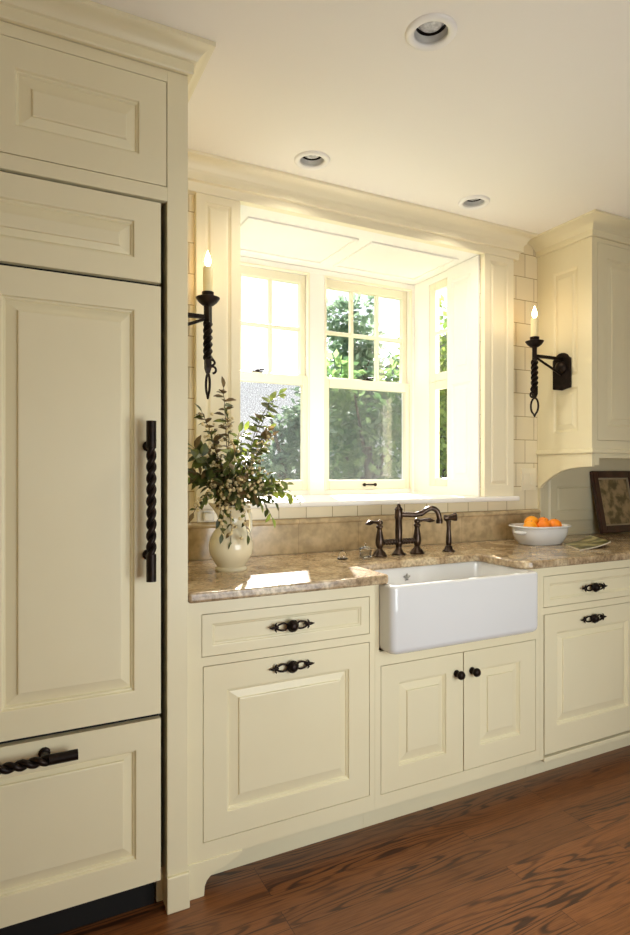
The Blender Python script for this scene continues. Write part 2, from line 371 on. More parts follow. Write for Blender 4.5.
# ------------------------------------------------------------------ the room
CEIL = 2.50; YW = 2.376; YC = 1.766; YF = 1.74; CT = .914
XL, XR = .845, 2.150          # window bay opening
YB = 2.95
HEAD = 2.373; SILL = 1.14
struct(MB().box(-1.0, 4.2, -2.8, 2.52, -.06, 0).build('floor', M['oak']))
from mathutils.geometry import delaunay_2d_cdt
LIGHTS = [(1.056, 1.366), (1.070, 2.140), (1.898, 2.140)]
LR = .0485
vs_ = [Vector(p) for p in ((-1.0, -2.8), (4.2, -2.8), (4.2, 2.52), (-1.0, 2.52))]; loops = [[0, 1, 2, 3]]
for x, y in LIGHTS:
    loops.append(list(range(len(vs_), len(vs_)+40))); vs_ += [Vector((x+LR*math.cos(2*PI*k/40), y+LR*math.sin(2*PI*k/40))) for k in range(40)]
ov, oe, of = delaunay_2d_cdt(vs_, [], loops, 0, 1e-6)[:3]
cm = MB(); cv = [cm.bm.verts.new((v.x, v.y, CEIL)) for v in ov]
for fc in of:
    c_ = sum((ov[i] for i in fc), Vector((0, 0)))/len(fc)
    if all((c_-Vector(l)).length > LR*.985 for l in LIGHTS): cm.bm.faces.new([cv[i] for i in fc])
ex = bmesh.ops.extrude_face_region(cm.bm, geom=list(cm.bm.faces))
for v in ex['geom']:
    if isinstance(v, bmesh.types.BMVert): v.co.z += .14
struct(cm.build('ceiling', M['ceil']))
struct(MB().box(-1.1, -1.0, -2.9, 2.52, 0, CEIL).build('wall_left', M['wallp']))
struct(MB().box(4.2, 4.3, -2.9, 2.52, 0, CEIL).build('wall_right', M['wallp']))
struct(MB().box(-1.0, 4.2, -2.9, -2.8, 0, CEIL).build('wall_rear', M['wallp']))
w = MB()
w.box(-1.0, XL-.004, YW, YW+.144, 0, CEIL).box(XR+.004, 4.2, YW, YW+.144, 0, CEIL)
w.box(XL-.004, XR+.004, YW, YW+.144, 0, SILL-.026).box(XL-.004, XR+.004, YW, YW+.144, HEAD+.101, CEIL)
struct(w.build('wall_back', M['tile']))

# the window bay behind the wall
SY0, SY1 = 2.625, 2.800       # narrow side window
w = MB()
w.box(XL-.10, XL, YW+.145, YB+.12, SILL, HEAD).box(XL-.0035, XL, YW+.0005, YW+.1445, SILL, HEAD)
struct(w.build('wall_bay_left', M['bay']))
side = MB()
X1 = XR+.05
side.box(XR, X1, YW+.145, SY0, SILL, HEAD).box(XR, X1, SY1, YB+.12, SILL, HEAD)
side.box(XR, X1, SY0, SY1, SILL, 1.185).box(XR, X1, SY0, SY1, 2.335, HEAD)
struct(side.build('wall_bay_right', M['bay']))
# panelled reveal facing into the bay, from the casing to the narrow window
fx = lambda u, d, v: (XR-.012+d, u, v)
pr = MB().panel([(2.38, 2.622, 1.141, 1.765, (2.435, 2.590, 1.215, 1.740), (2.475, 2.553, 1.26, 1.70)),
                 (2.38, 2.622, 1.765, HEAD-.001, (2.435, 2.590, 1.79, 2.300), (2.475, 2.553, 1.835, 2.26))],
                2.38, 2.622, 1.141, HEAD-.001, 0, .0119, fx, depth=.006)
struct(pr.build('trim_bay_reveal', M['bay']))
struct(MB().prism([(XL-.003, YW+.0005), (XR+.003, YW+.0005), (XR+.003, YW+.146), (XR+.10, YW+.146), (XR+.10, YB+.12), (XL-.10, YB+.12), (XL-.10, YW+.146), (XL-.003, YW+.146)], 'z', HEAD+.002, HEAD+.10).build('ceiling_bay', M['bay']))
# applied picture-frame moulding on the bay ceiling
cm = MB()
def mould_rect(mb, x0, x1, y0, y1, z, w=.016, t=.010):
    mb.box(x0, x1, y0, y0+w, z-t, z).box(x0, x1, y1-w, y1, z-t, z).box(x0, x0+w, y0+w, y1-w, z-t, z).box(x1-w, x1, y0+w, y1-w, z-t, z)
mould_rect(cm, .925, 1.485, 2.47, 2.86, HEAD+.002); mould_rect(cm, 1.555, 2.09, 2.47, 2.86, HEAD+.002)
struct(cm.build('trim_bay_ceiling', M['bay'], bevel=.003))
# stool board = floor of the bay, with a nosing over the tile
st = MB().prism([(XL-.183, 2.326), (XR+.225, 2.326), (XR+.225, YW-.001), (XR-.001, YW-.001), (XR-.001, YB+.02), (XL+.001, YB+.02), (XL+.001, YW-.001), (XL-.183, YW-.001)], 'z', SILL-.025, SILL)
struct(st.build('trim_window_stool', M['bay'], bevel=.008, seg=3))
# back frame of the bay: mullion, jambs, head, sill
fr = MB()
fr.box(1.457, 1.547, YB-.012, YB+.10, SILL, 2.345)           # mullion
fr.box(XL, .870, YB-.012, YB+.10, SILL, 2.345).box(2.133, XR, YB-.012, YB+.10, SILL, 2.345)
fr.box(XL, XR, YB-.012, YB+.10, 2.345, HEAD)                 # head
fr.box(.870, 1.457, YB+.002, YB+.10, SILL, 1.165).box(1.547, 2.133, YB+.002, YB+.10, SILL, 1.165)
struct(fr.build('wall_bay_back', M['bay'], bevel=.003))
fr = MB()
for a, b in ((.870, 1.457), (1.547, 2.133)):                 # thin stops
    fr.box(a, a+.012, YB-.014, YB+.0, 1.1652, 2.3448).box(b-.012, b, YB-.014, YB, 1.1652, 2.3448).box(a+.012, b-.012, YB-.014, YB, 2.333, 2.3448)
struct(fr.build('trim_window_stops', M['sash'], bevel=.002))

def sash(mb, x0, x1, z0, z1, y0, y1, gx0, gx1, gz0, gz1):
    mb.box(x0, gx0, y0, y1, z0, z1).box(gx1, x1, y0, y1, z0, z1).box(gx0, gx1, y0, y1, z0, gz0).box(gx0, gx1, y0, y1, gz1, z1)
def muntins(mb, gx0, gx1, gz0, gz1, y0, y1, nc, nr, w=.020):
    for i in range(1, nc):
        x = gx0+(gx1-gx0)*i/nc; mb.box(x-w/2, x+w/2, y0, y1, gz0, gz1)
    for j in range(1, nr):
        z = gz0+(gz1-gz0)*j/nr; mb.box(gx0, gx1, y0+.001, y1-.001, z-w/2, z+w/2)
def double_hung(idx, x0, x1):
    W = struct_empty('window_%d' % idx, ((x0+x1)/2, YB, 1.165))
    s = MB(); y0, y1 = YB+.002, YB+.036
    gx0, gx1 = x0+.036, x1-.036
    sash(s, x0+.001, x1-.001, 1.1655, 1.787, y0, y1, gx0, gx1, 1.220, 1.735)
    s.build('lower_sash', M['sash'], W, bevel=.004)
    MB().box(gx0-.004, gx1+.004, y0+.014, y0+.018, 1.216, 1.739).build('lower_pane', M['glass'], W)
    u = MB(); v0, v1 = YB+.040, YB+.074
    sash(u, x0+.001, x1-.001, 1.752, 2.344, v0, v1, gx0-.002, gx1+.002, 1.797, 2.298)
    muntins(u, gx0-.002, gx1+.002, 1.797, 2.298, v0+.004, v1-.004, 3, 2)
    u.build('upper_sash', M['sash'], W, bevel=.003)
    MB().box(gx0-.004, gx1+.004, v0+.014, v0+.018, 1.793, 2.302).build('upper_pane', M['glass'], W)
    MB().box(x0+.006, x1-.006, YB+.084, YB+.086, 1.170, 1.765).build('insect_screen', M['screen'], W)
    xm = (x0+x1)/2
    l = MB().tube([(xm-.036, y0-.016, 1.192), (xm+.036, y0-.016, 1.192)], .0045, 8)
    for q in (-.036, .036): l.ball((xm+q, y0-.013, 1.192), .010, n=10); l.tube([(xm+q, y0-.012, 1.192), (xm+q, y0+.001, 1.192)], .006, 8)
    l.build('sash_lift', M['iron'], W, smooth=40, label='black iron sash lift')
    k = MB().box(xm-.03, xm+.03, y0+.002, y0+.03, 1.7872, 1.793).tube([(xm, y0+.014, 1.793), (xm, y0+.014, 1.801)], .011, 12)
    k.tube([(xm, y0+.012, 1.800), (xm+.03, y0-.004, 1.803)], .0055, 8)
    k.build('sash_lock', M['iron'], W, smooth=40, label='black iron sash lock')
    return W
double_hung(1, .870, 1.457)
double_hung(2, 1.547, 2.133)
# narrow side window
W3 = struct_empty('window_3', (XR+.05, (SY0+SY1)/2, 1.185))
s = MB(); a0, a1 = XR+.004, XR+.034
for z0, z1 in ((1.1855, 1.775), (1.776, 2.3345)):
    s.box(a0, a1, SY0+.001, SY0+.022, z0, z1).box(a0, a1, 2.748, SY1-.001, z0, z1).box(a0, a1, SY0+.022, 2.748, z0, z0+.045).box(a0, a1, SY0+.022, 2.748, z1-.045, z1)
s.box(a0+.004, a1-.004, SY0+.022, 2.748, 2.04, 2.058)
s.build('sash', M['sash'], W3, bevel=.003)
MB().box(a0+.012, a0+.016, SY0+.018, 2.752, 1.22, 2.30).build('pane', M['glass'], W3)

# casing pilasters and crown over the window
def casing(name, x0, x1, yf=2.345):
    o = (x0+.036, x1-.036, 1.195, 2.345); i_ = (x0+.060, x1-.060, 1.222, 2.316)
    c = MB().panel([(x0, x1, SILL+.001, HEAD-.001, o, i_)], x0, x1, SILL+.001, HEAD-.001, yf, YW-.001-yf, depth=.008)
    struct(c.build(name, M['trim']))
casing('trim_casing_left', XL-.183, XL)
casing('trim_casing_right', XR, XR+.197)
cy = YW-.001
prof = [(0, HEAD), (.032, HEAD), (.034, HEAD+.003), (.034, 2.402), (.038, 2.408), (.050, 2.412), (.050, 2.438), (.054, 2.446), (.060, 2.450), (.064, 2.460), (.072, 2.472), (.084, 2.482), (.096, 2.487), (.098, 2.489), (.098, 2.4995), (0, 2.4995)]
struct(MB().sweep([(XL-.183, cy), (XL-.183, cy-.0006), (XR+.197, cy-.0006), (XR+.197, cy)], prof).build('trim_window_crown', M['trim'], smooth=35))
# stone backsplash band with a rounded ledge
struct(MB().box(.467, 2.545, YW-.016, YW-.0005, CT+.0005, 1.040).build('trim_backsplash', M['stone']))
lp = [(0, 1.0405), (.020, 1.0405), (.026, 1.046), (.027, 1.053), (.023, 1.061), (.014, 1.064), (0, 1.064)]
struct(MB().sweep([(.467, YW-.0005), (2.545, YW-.0005)], lp).build('trim_backsplash_ledge', M['stone'], smooth=50))
# white panelling on the wall under the upper cabinet
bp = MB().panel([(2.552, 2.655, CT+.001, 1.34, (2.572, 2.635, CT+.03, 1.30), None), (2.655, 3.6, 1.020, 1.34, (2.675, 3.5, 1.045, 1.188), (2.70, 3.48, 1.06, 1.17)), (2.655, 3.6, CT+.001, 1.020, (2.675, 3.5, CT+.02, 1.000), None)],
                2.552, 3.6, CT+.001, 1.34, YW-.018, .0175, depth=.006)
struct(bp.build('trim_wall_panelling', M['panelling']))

# ------------------------------------------------------------------ tall refrigerator surround
T = thing('refrigerator_surround', 'tall cream cabinet surround with crown and flat pilaster enclosing the panelled refrigerator', 'cabinet', (0, 2.05, 0))
X0, X1 = -.56, .466
c = MB()
c.box(.4065, X1, YF+.02, 2.374, 0, 2.42).box(.388, .4064, 1.80, 1.83, 0, .100)                      # deep right side panel
c.box(X0, -.486, YF+.02, 2.374, 0, 2.42)
c.box(-.486, .4064, YF+.03, 2.374, 2.055, 2.42)               # over-fridge box
c.build('carcass', M['paint'], T, bevel=.001)
c = MB()
c.box(.406, X1, YF, YF+.0198, .104, 2.42)                    # pilaster stile
c.box(X0, -.49, YF, YF+.0198, .104, 2.42)
c.box(-.49, .406, YF, YF+.0198, 2.044, 2.084).box(-.49, .406, YF, YF+.0198, 2.3865, 2.42)
c.box(-.053, -.028, YF, YF+.0198, 2.084, 2.3865)
c.build('face_frame', M['paint'], T, bevel=.001)
c = MB().box(.404, X1+.004, YF-.008, YF+.0198, 0, .1035); c.build('plinth_block', M['paint'], T, bevel=.003)
c = MB().box(X0-.004, -.488, YF-.008, YF+.0198, 0, .1035); c.build('plinth_block', M['paint'], T, bevel=.003)
z0, z1 = 2.0865, 2.384
MB().panel([(-.0255, .4035, z0, z1, (.011, .330, 2.159, 2.313), (.059, .289, 2.201, 2.263))], -.0255, .4035, z0, z1, YF, .019, depth=.014).build('door', M['paint'], T)
MB().panel([(-.4875, -.0555, z0, z1, (-.42, -.092, 2.159, 2.313), (-.38, -.140, 2.201, 2.263))], -.4875, -.0555, z0, z1, YF, .019).build('door', M['paint'], T)
crown = [(0, 2.4205), (.012, 2.4205), (.015, 2.424), (.015, 2.452), (.022, 2.455), (.026, 2.463), (.036, 2.474), (.050, 2.483), (.062, 2.486), (.064, 2.488), (.064, 2.4995), (0, 2.4995)]
MB().sweep([(X0, YF), (X1, YF), (X1, 2.374)], crown).build('crown_moulding', M['paint'], T, smooth=35)

# ------------------------------------------------------------------ panelled refrigerator
R = thing('refrigerator', 'built-in refrigerator with cream raised panel doors and twisted black iron handles', 'refrigerator', (-.04, 2.05, 0))
MB().box(-.478, .384, 1.7585, 2.36, .1005, 2.036).box(-.47, .380, 1.81, 2.36, .012, .1004).build('body', M['dark'], R)
MB().box(-.476, .382, 1.80, 1.8095, .0, .098).build('toe_grille', M['dark'], R)
fx0, fx1 = -.476, .3865
def fdoor(name, z0, z1, cells, d=YF-.004):
    return MB().panel(cells, fx0, fx1, z0, z1, d, .022, depth=.015).build(name, M['paint'], R, bevel=0)
fdoor('top_panel', 1.806, 2.033, [(fx0, fx1, 1.806, 2.033, (-.402, .316, 1.865, 1.973), (-.356, .270, 1.900, 1.930))])
md = fdoor('door', .580, 1.795, [(fx0, -.043, .580, 1.795, (-.402, -.066, .652, 1.724), (-.356, -.110, .696, 1.681)), (-.043, fx1, .580, 1.795, (-.020, .316, .652, 1.724), (.025, .276, .696, 1.681))])
dr = fdoor('drawer', .105, .566, [(fx0, fx1, .105, .566, (-.405, .321, .179, .491), (-.362, .281, .224, .462))])
def twisted_bar(name, a, b, wall_y, parent, r=.0135, posts=(.155, .845)):
    a, b = Vector(a), Vector(b); n = 90
    def P(t): return a+(b-a)*t
    m = MB()
    # smooth collars at the ends, rope twist between
    m.tube([P(0), P(.17)], r, 14); m.tube([P(.83), P(1)], r, 14)
    ts = [.165+.67*i/n for i in range(n+1)]
    axis = (b-a).normalized(); u = axis.orthogonal().normalized(); w_ = axis.cross(u)
    for ph in (0, PI):
        m.tube([P(t)+(.0062*math.cos(ph+(t-.165)*44)*u+.0062*math.sin(ph+(t-.165)*44)*w_) for t in ts], .0082, 8)
    h = m.build(name, M['iron'], parent, smooth=50, label='twisted black iron bar handle')
    for t in posts:
        p = MB(); q = P(t); p.tube([q, (q.x, wall_y+.0002, q.z)], .0095, 12); p.lathe([(.015, 0), (.015, .004), (.010, .008)], (q.x, wall_y+.0002, q.z), 14, axis='-y')
        p.build('handle_post', M['iron'], h, smooth=40)
    return h
twisted_bar('handle', (.350, YF-.052, .966), (.350, YF-.052, 1.408), YF-.004, md)
twisted_bar('handle', (-.247, YF-.052, .531), (.161, YF-.052, .531), YF-.004, dr, posts=(.19, .81))

# ------------------------------------------------------------------ cast iron pull and knob
def fancy_pull(x, z, yf, parent):
    m = MB(); y = yf-.010
    m.lathe([(.011, 0), (.010, .006), (.010, .010)], (x, yf+.0002, z), 16, axis='-y')
    h = m.lathe([(.016, .008), (.0195, .012), (.0200, .016), (.0170, .019), (.0165, .022), (.0125, .026), (.0115, .028), (.006, .0305), (0, .031)], (x, yf, z), 18, axis='-y')
    for q in (-1, 1):
        # leaf-shaped open loop
        lp = []
        for k in range(24):
            t = 2*PI*k/24; u = .5-.5*math.cos(t)
            lp.append((x+q*(.016+.038*u), y, z+.0135*math.sin(t)*(1-.35*u)))
        m.tube(lp, .0032, 8, closed=True)
        # collar, side barbs and pointed tip
        cx = x+q*.0545
        m.ball((cx, y, z), .0055, n=10)
        for w_ in (-1, 1):
            m.tube([(cx+q*.001, y, z), (cx+q*.004, y, z+w_*.008), (cx+q*.000, y, z+w_*.0145)], [.0036, .0036, .0016], 8)
        m.lathe([(.003, 0), (.0055, .008), (.0045, .014), (.0005, .026)], (cx, y, z), 10, axis='x' if q > 0 else '-x')
        m.tube([(x+q*.05, y, z), (x+q*.05, yf+.0002, z)], .004, 8)
    return m.build('pull', M['iron'], parent, smooth=50, label='ornate black cast iron pull')
def knob(x, z, yf, parent):
    m = MB().lathe([(.013, 0), (.013, .003), (.008, .006), (.0065, .014), (.010, .019), (.0155, .023), (.0165, .029), (.013, .036), (.006, .039), (0, .0395)], (x, yf+.0002, z), 20, axis='-y')
    return m.build('knob', M['iron'], parent, smooth=50, label='round black iron knob')

# ------------------------------------------------------------------ base cabinets
TK = 1.843
def carcass(T, x0, x1, top=.8815, hollow=True):
    c = MB()
    c.box(x0, x0+.018, YC+.0205, 2.372, .104, top).box(x1-.018, x1, YC+.0205, 2.372, .104, top)
    c.box(x0+.018, x1-.018, YC+.0205, 2.372, .104, .122).box(x0+.018, x1-.018, 2.36, 2.372, .122, top)
    c.build('carcass', M['dark'], T)
    MB().box(x0, x1, TK, TK+.016, .0, .1035).build('toe_kick', M['paint'], T)
G = .0022
def inset(parent, name, x0, x1, z0, z1, o, i_, depth=.009):
    return MB().panel([(x0+G, x1-G, z0+G, z1-G, o, i_)], x0+G, x1-G, z0+G, z1-G, YC, .019, depth=depth*1.35).build(name, M['paint'], parent)
# left unit
B = thing('base_cabinet', 'cream base cabinet with one wide drawer above a large square panel front, beside the refrigerator', 'cabinet', (.80, 2.05, 0))
carcass(B, .468, 1.125)
f = MB()
f.box(.468, .514, YC, YC+.02, .104, .8815).box(.514, .518, YC, YC+.02, .156, .6845).box(1.104, 1.125, YC, YC+.02, .104, .8815)
f.box(.514, 1.104, YC, YC+.02, .841, .8815).box(.514, 1.104, YC, YC+.02, .6845, .7115).box(.514, 1.104, YC, YC+.02, .104, .156)
f.build('face_frame', M['paint'], B)
d = inset(B, 'drawer', .514, 1.104, .7115, .841, (.545, 1.074, .741, .811), None, .006)
fancy_pull(.808, .776, YC, d)
d = inset(B, 'door', .518, 1.104, .156, .6845, (.591, 1.026, .229, .606), (.637, .987, .277, .567))
fancy_pull(.808, .646, YC, d)
pts = [(.4705, 0), (.521, 0), (.523, .028), (.529, .043), (.540, .054), (.556, .061), (.580, .067), (.600, .075), (.618, .086), (.640, .096), (.642, .1037), (.4705, .1037)]
MB().prism(pts, 'y', YC-.004, YC+.021).build('bracket_foot', M['paint'], B, bevel=.001)
# sink unit
S = thing('sink_cabinet', 'cream double door cabinet beneath the white farmhouse sink', 'cabinet', (1.515, 2.05, 0))
carcass(S, 1.1255, 1.9095, .640)
f = MB()
f.box(1.1255, 1.149, YC, YC+.02, .104, .6445).box(1.887, 1.9095, YC, YC+.02, .104, .8815).box(1.832, 1.887, YC, YC+.02, .6445, .8815)
f.box(1.1255, 1.1425, YC, YC+.02, .6445, .8815)
f.box(1.149, 1.887, YC, YC+.02, .595, .6445).box(1.149, 1.887, YC, YC+.02, .104, .148)
f.build('face_frame', M['paint'], S)
d = inset(S, 'door', 1.149, 1.5155, .148, .595, (1.222, 1.438, .228, .528), (1.266, 1.398, .276, .486))
knob(1.482, .519, YC, d)
d = inset(S, 'door', 1.5155, 1.887, .148, .595, (1.594, 1.806, .226, .522), (1.640, 1.764, .274, .480))
knob(1.556, .519, YC, d)
# right unit
D = thing('base_cabinet', 'cream base cabinet with drawer and tall panel front under the fruit bowl', 'cabinet', (2.25, 2.05, 0))
carcass(D, 1.910, 3.30)
f = MB()
f.box(1.910, 1.930, YC, YC+.02, .104, .8815).box(2.53, 3.30, YC, YC+.02, .104, .8815)
f.box(1.930, 2.53, YC, YC+.02, .844, .8815).box(1.930, 2.53, YC, YC+.02, .688, .7155)
f.build('face_frame', M['paint'], D)
MB().box(1.932, 2.528, YC-.003, YC+.02, .0905, .1085).build('bottom_rail', M['paint'], D, bevel=.002)
d = inset(D, 'drawer', 1.930, 2.53, .7155, .844, (1.963, 2.497, .741, .813), None, .006)
fancy_pull(2.222, .776, YC, d)
d = inset(D, 'door', 1.934, 2.53, .117, .688, (2.005, 2.455, .224, .610), (2.048, 2.410, .272, .572))
fancy_pull(2.217, .645, YC, d)

# ------------------------------------------------------------------ worktop (one continuous slab round the sink)
def arc(cx, cy, r, a0, a1, n=6):
    return [(cx+r*math.cos(math.radians(a0+(a1-a0)*i/n)), cy+r*math.sin(math.radians(a0+(a1-a0)*i/n))) for i in range(n+1)]
out = [(.4675, 1.735)] + arc(1.148, 1.757, .022, -90, 0) + arc(1.190, 1.980, .020, 180, 90)
out += arc(1.775, 1.980, .020, 90, 0) + arc(1.855, 1.795, .060, 180, 270) + [(3.30, 1.735), (3.30, YW-.0165), (.4675, YW-.0165)]
wt = MB().prism(out, 'z', .882, CT).build('worktop', M['granite'], bevel=.009, seg=4, angle=50)
tag(wt, 'long brown speckled granite worktop cut out around the white sink', 'worktop')

# ------------------------------------------------------------------ farmhouse sink
K = thing('farmhouse_sink', 'white fireclay farmhouse sink with deep plain apron front', 'sink', (1.487, 1.86, .65))
def rrect(x0, x1, y0, y1, r, n=6):
    return arc(x1-r, y0+r, r, -90, 0, n)+arc(x1-r, y1-r, r, 0, 90, n)+arc(x0+r, y1-r, r, 90, 180, n)+arc(x0+r, y0+r, r, 180, 270, n)
m = MB(); rings = []
def lay(x0, x1, y0, y1, r, z): rings.append([m.bm.verts.new((p[0], p[1], z)) for p in rrect(x0, x1, y0, y1, r)])
sx0, sx1, sy0, sy1 = 1.1445, 1.830, 1.690, 2.035
lay(sx0+.03, sx1-.03, sy0+.03, sy1-.03, .012, .6450)
for k in range(6):
    a = PI/2*k/5; e = .026*(1-math.sin(a)); lay(sx0+e, sx1-e, sy0+e, sy1-e, .024, .671-.026*math.cos(a))
for k in range(6):
    a = PI/2*k/5; e = .009*(1-math.cos(a)); lay(sx0+e, sx1-e, sy0+e, sy1-e, .024, .8725+.009*math.sin(a))
t = .024
for k in range(5):
    a = PI/2*k/4; e = t-.006+.006*math.sin(a); lay(sx0+e, sx1-e, sy0+e, sy1-e, .028, .8815-.006*(1-math.cos(a)))
for k in range(7):
    a = PI/2*k/6; e = t+.004+.04*(1-math.cos(a)); lay(sx0+e, sx1-e, sy0+e, sy1-e, .030, .725-.04*math.sin(a))
for A, Bq in zip(rings, rings[1:]):
    n = len(A)
    for i in range(n): m.bm.faces.new((A[i], A[(i+1) % n], Bq[(i+1) % n], Bq[i]))
m.bm.faces.new(rings[0][::-1]); m.bm.faces.new(rings[-1])
m.build('basin', M['porcelain'], K, smooth=60)
MB().lathe([(.045, 0), (.045, .003), (.038, .004), (.030, .001)], (1.487, 1.87, .6852), 24).build('drain', M['chrome'], K, smooth=40)
mk = MB()   # small fleur mark printed on the rear inner wall
yy = 2.0063
for p in ([(-.003, -.012), (-.007, .002), (0, .018), (.007, .002), (.003, -.012)], [(-.006, -.004), (-.016, .000), (-.015, .008), (-.009, .006)], [(.006, -.004), (.009, .006), (.015, .008), (.016, .000)], [(-.010, -.012), (-.010, -.009), (.010, -.009), (.010, -.012)]):
    mk.prism([(1.431+a_, .842+b_) for a_, b_ in p], 'y', yy, yy+.0005)
mk.build('maker_mark', M['chrome'], K, label='small grey emblem on inner wall')

# ------------------------------------------------------------------ bridge faucet
F = thing('bridge_faucet', 'dark bronze bridge faucet with two levers and swan spout behind the sink', 'faucet', (1.480, 2.135, CT))
fx_, fy = 1.480, 2.135
def leg(x, r=1.0):
    return [(.031*r, 0), (.032*r, .004), (.026*r, .009), (.025*r, .015), (.015*r, .024), (.0105*r, .032), (.0125*r, .036), (.0165*r, .044), (.018*r, .056), (.0175*r, .070), (.014*r, .090), (.0105*r, .108), (.0105*r, .114), (.015*r, .119), (.015*r, .125), (.010*r, .130)]
for q, nm in ((-1, 'hot'), (1, 'cold')):
    x = fx_+q*.096
    lg = MB().lathe(leg(x), (x, fy, CT+.0003), 24).build('valve_leg', M['bronze'], F, smooth=50)
    h = MB().lathe([(.009, 0), (.013, .004), (.014, .012), (.010, .018), (.004, .022), (0, .023)], (x, fy, CT+.130), 18)
    zc = CT+.140
    h.tube([(x+q*.008, fy-.002, zc), (x+q*.026, fy-.006, zc+.003), (x+q*.040, fy-.009, zc+.004), (x+q*.058, fy-.013, zc+.002), (x+q*.072, fy-.016, zc), (x+q*.080, fy-.018, zc-.001)], [.0075, .0055, .0075, .0105, .006, .0025], 12)
    h.build('lever', M['bronze'], lg, smooth=60)
col = MB().lathe([(.030, 0), (.030, .005), (.023, .010), (.016, .020), (.012, .030), (.013, .040), (.018, .046), (.020, .052), (.018, .058), (.0145, .066), (.0155, .10), (.0145, .150), (.018, .156), (.0175, .172), (.016, .188), (.018, .192), (.014, .200), (.008, .206), (.008, .210), (.004, .217), (0, .219)], (fx_, fy, CT+.0003), 24)
col.build('column', M['bronze'], F, smooth=50)
br = MB(); n = 70
for ph in (0, PI):
    br.tube([(fx_-.096+.192*i/n, fy+.0062*math.cos(ph+i*.60), CT+.056+.0062*math.sin(ph+i*.60)) for i in range(n+1)], .0074, 8)
br.build('bridge', M['bronze'], F, smooth=60)
dx, dy = .93, -.36
pth = [(0, .172), (.03, .171), (.065, .170), (.090, .169), (.110, .172), (.130, .182), (.150, .194), (.168, .201), (.184, .203), (.200, .199), (.214, .189), (.222, .174), (.225, .158), (.225, .138)]
sp = []
for i in range(len(pth)-1):
    for k in range(3):
        t = k/3; sp.append((pth[i][0]*(1-t)+pth[i+1][0]*t, pth[i][1]*(1-t)+pth[i+1][1]*t))
sp.append(pth[-1])
spm = MB().tube([(fx_+dx*a*.79, fy+dy*a*.79, CT+b-(.006 if a > .12 else 0)) for a, b in sp], [.0115]*(len(sp)-4)+[.0115, .014, .014, .014], 14)
spm.build('spout', M['bronze'], F, smooth=60)
# side spray
P_ = thing('side_sprayer', 'dark bronze pull-out side sprayer standing beside the faucet spout', 'sprayer', (1.740, 2.125, CT))
px, py = 1.740, 2.125
MB().lathe([(.027, 0), (.027, .005), (.020, .009), (.017, .018), (.013, .026)], (px, py, CT+.0003), 22).build('base', M['bronze'], P_, smooth=50)
MB().lathe([(.010, .0265), (.013, .04), (.0125, .06), (.009, .10), (.010, .128), (.012, .133), (.010, .138)], (px, py, CT), 20).build('handle', M['bronze'], P_, smooth=50)
h = MB().lathe([(.010, -.022), (.015, -.016), (.012, -.004), (.013, .010), (.018, .022), (.019, .034), (.014, .037), (0, .0375)], (px, py, CT+.150), 18, d=(.80, -.55, .12))
h.build('spray_head', M['bronze'], P_, smooth=50)

# small clear glass pieces by the faucet
Gj = thing('glass_jar', 'small cut clear glass jar with pointed lid beside the faucet', 'jar', (1.308, 2.125, CT))
MB().lathe([(.020, 0), (.025, .004), (.026, .030), (.024, .034), (.020, .034), (.021, .008), (.010, .006), (0, .006)], (1.308, 2.125, CT+.0004), 10).build('body', M['clear'], Gj)
MB().lathe([(.027, 0), (.027, .004), (.018, .009), (.006, .013), (.004, .016), (.0055, .021), (.003, .027), (0, .029)], (1.308, 2.125, CT+.0352), 10).build('lid', M['clear'], Gj)
Gd = thing('glass_cloche', 'tiny clear glass dome on a dark round base beside the cut glass jar', 'dome', (1.200, 2.125, CT))
MB().lathe([(.020, 0), (.022, .003), (.021, .006), (.017, .007)], (1.200, 2.125, CT+.0004), 20).build('base', M['bronze'], Gd, smooth=40)
MB().lathe([(.017, 0), (.017, .012), (.013, .022), (.005, .028), (.003, .031), (.0045, .036), (0, .039)], (1.200, 2.125, CT+.0078), 20).build('dome', M['clear'], Gd, smooth=60)

# ------------------------------------------------------------------ pitcher with cut branches
VX, VY = .716, 2.085
V = thing('pitcher', 'ivory glazed ceramic pitcher holding leafy branches', 'pitcher', (VX, VY, CT))
prof = [(0, .004), (.046, .004), (.048, 0), (.056, 0), (.058, .005), (.056, .010), (.051, .014), (.055, .022), (.066, .038), (.076, .058), (.080, .080), (.079, .098), (.073, .118), (.062, .138), (.052, .155), (.047, .170), (.0465, .185), (.049, .198), (.055, .212), (.063, .224), (.067, .230), (.066, .233), (.061, .230), (.052, .214), (.044, .196), (.042, .180), (.046, .160), (.060, .135), (.070, .105), (.070, .075), (.050, .030), (0, .020)]
vm = MB().lathe(prof, (VX, VY, CT+.0004), 40)
for v in vm.bm.verts:      # pouring lip on one side
    z = v.co.z-CT
    if z > .19:
        a = math.atan2(v.co.y-VY, v.co.x-VX); k = max(0, math.cos(a-PI*1.05))**4*(z-.19)/.04
        v.co.x += math.cos(PI*1.05)*.018*k; v.co.y += math.sin(PI*1.05)*.018*k; v.co.z += .010*k
vm.build('body', M['pitcher'], V, smooth=60)
hd = []
for k in range(15):
    t = k/14; a = PI*(.5-t)
    hd.append((VX+.050+.026*math.cos(a)*(1-.25*t)+(.012 if t > .5 else 0)*(t-.5)*2, VY-.006, CT+.175+.046*math.sin(a)))
MB().tube(hd, [.0065]*15, 10).build('handle', M['pitcher'], V, smooth=60)

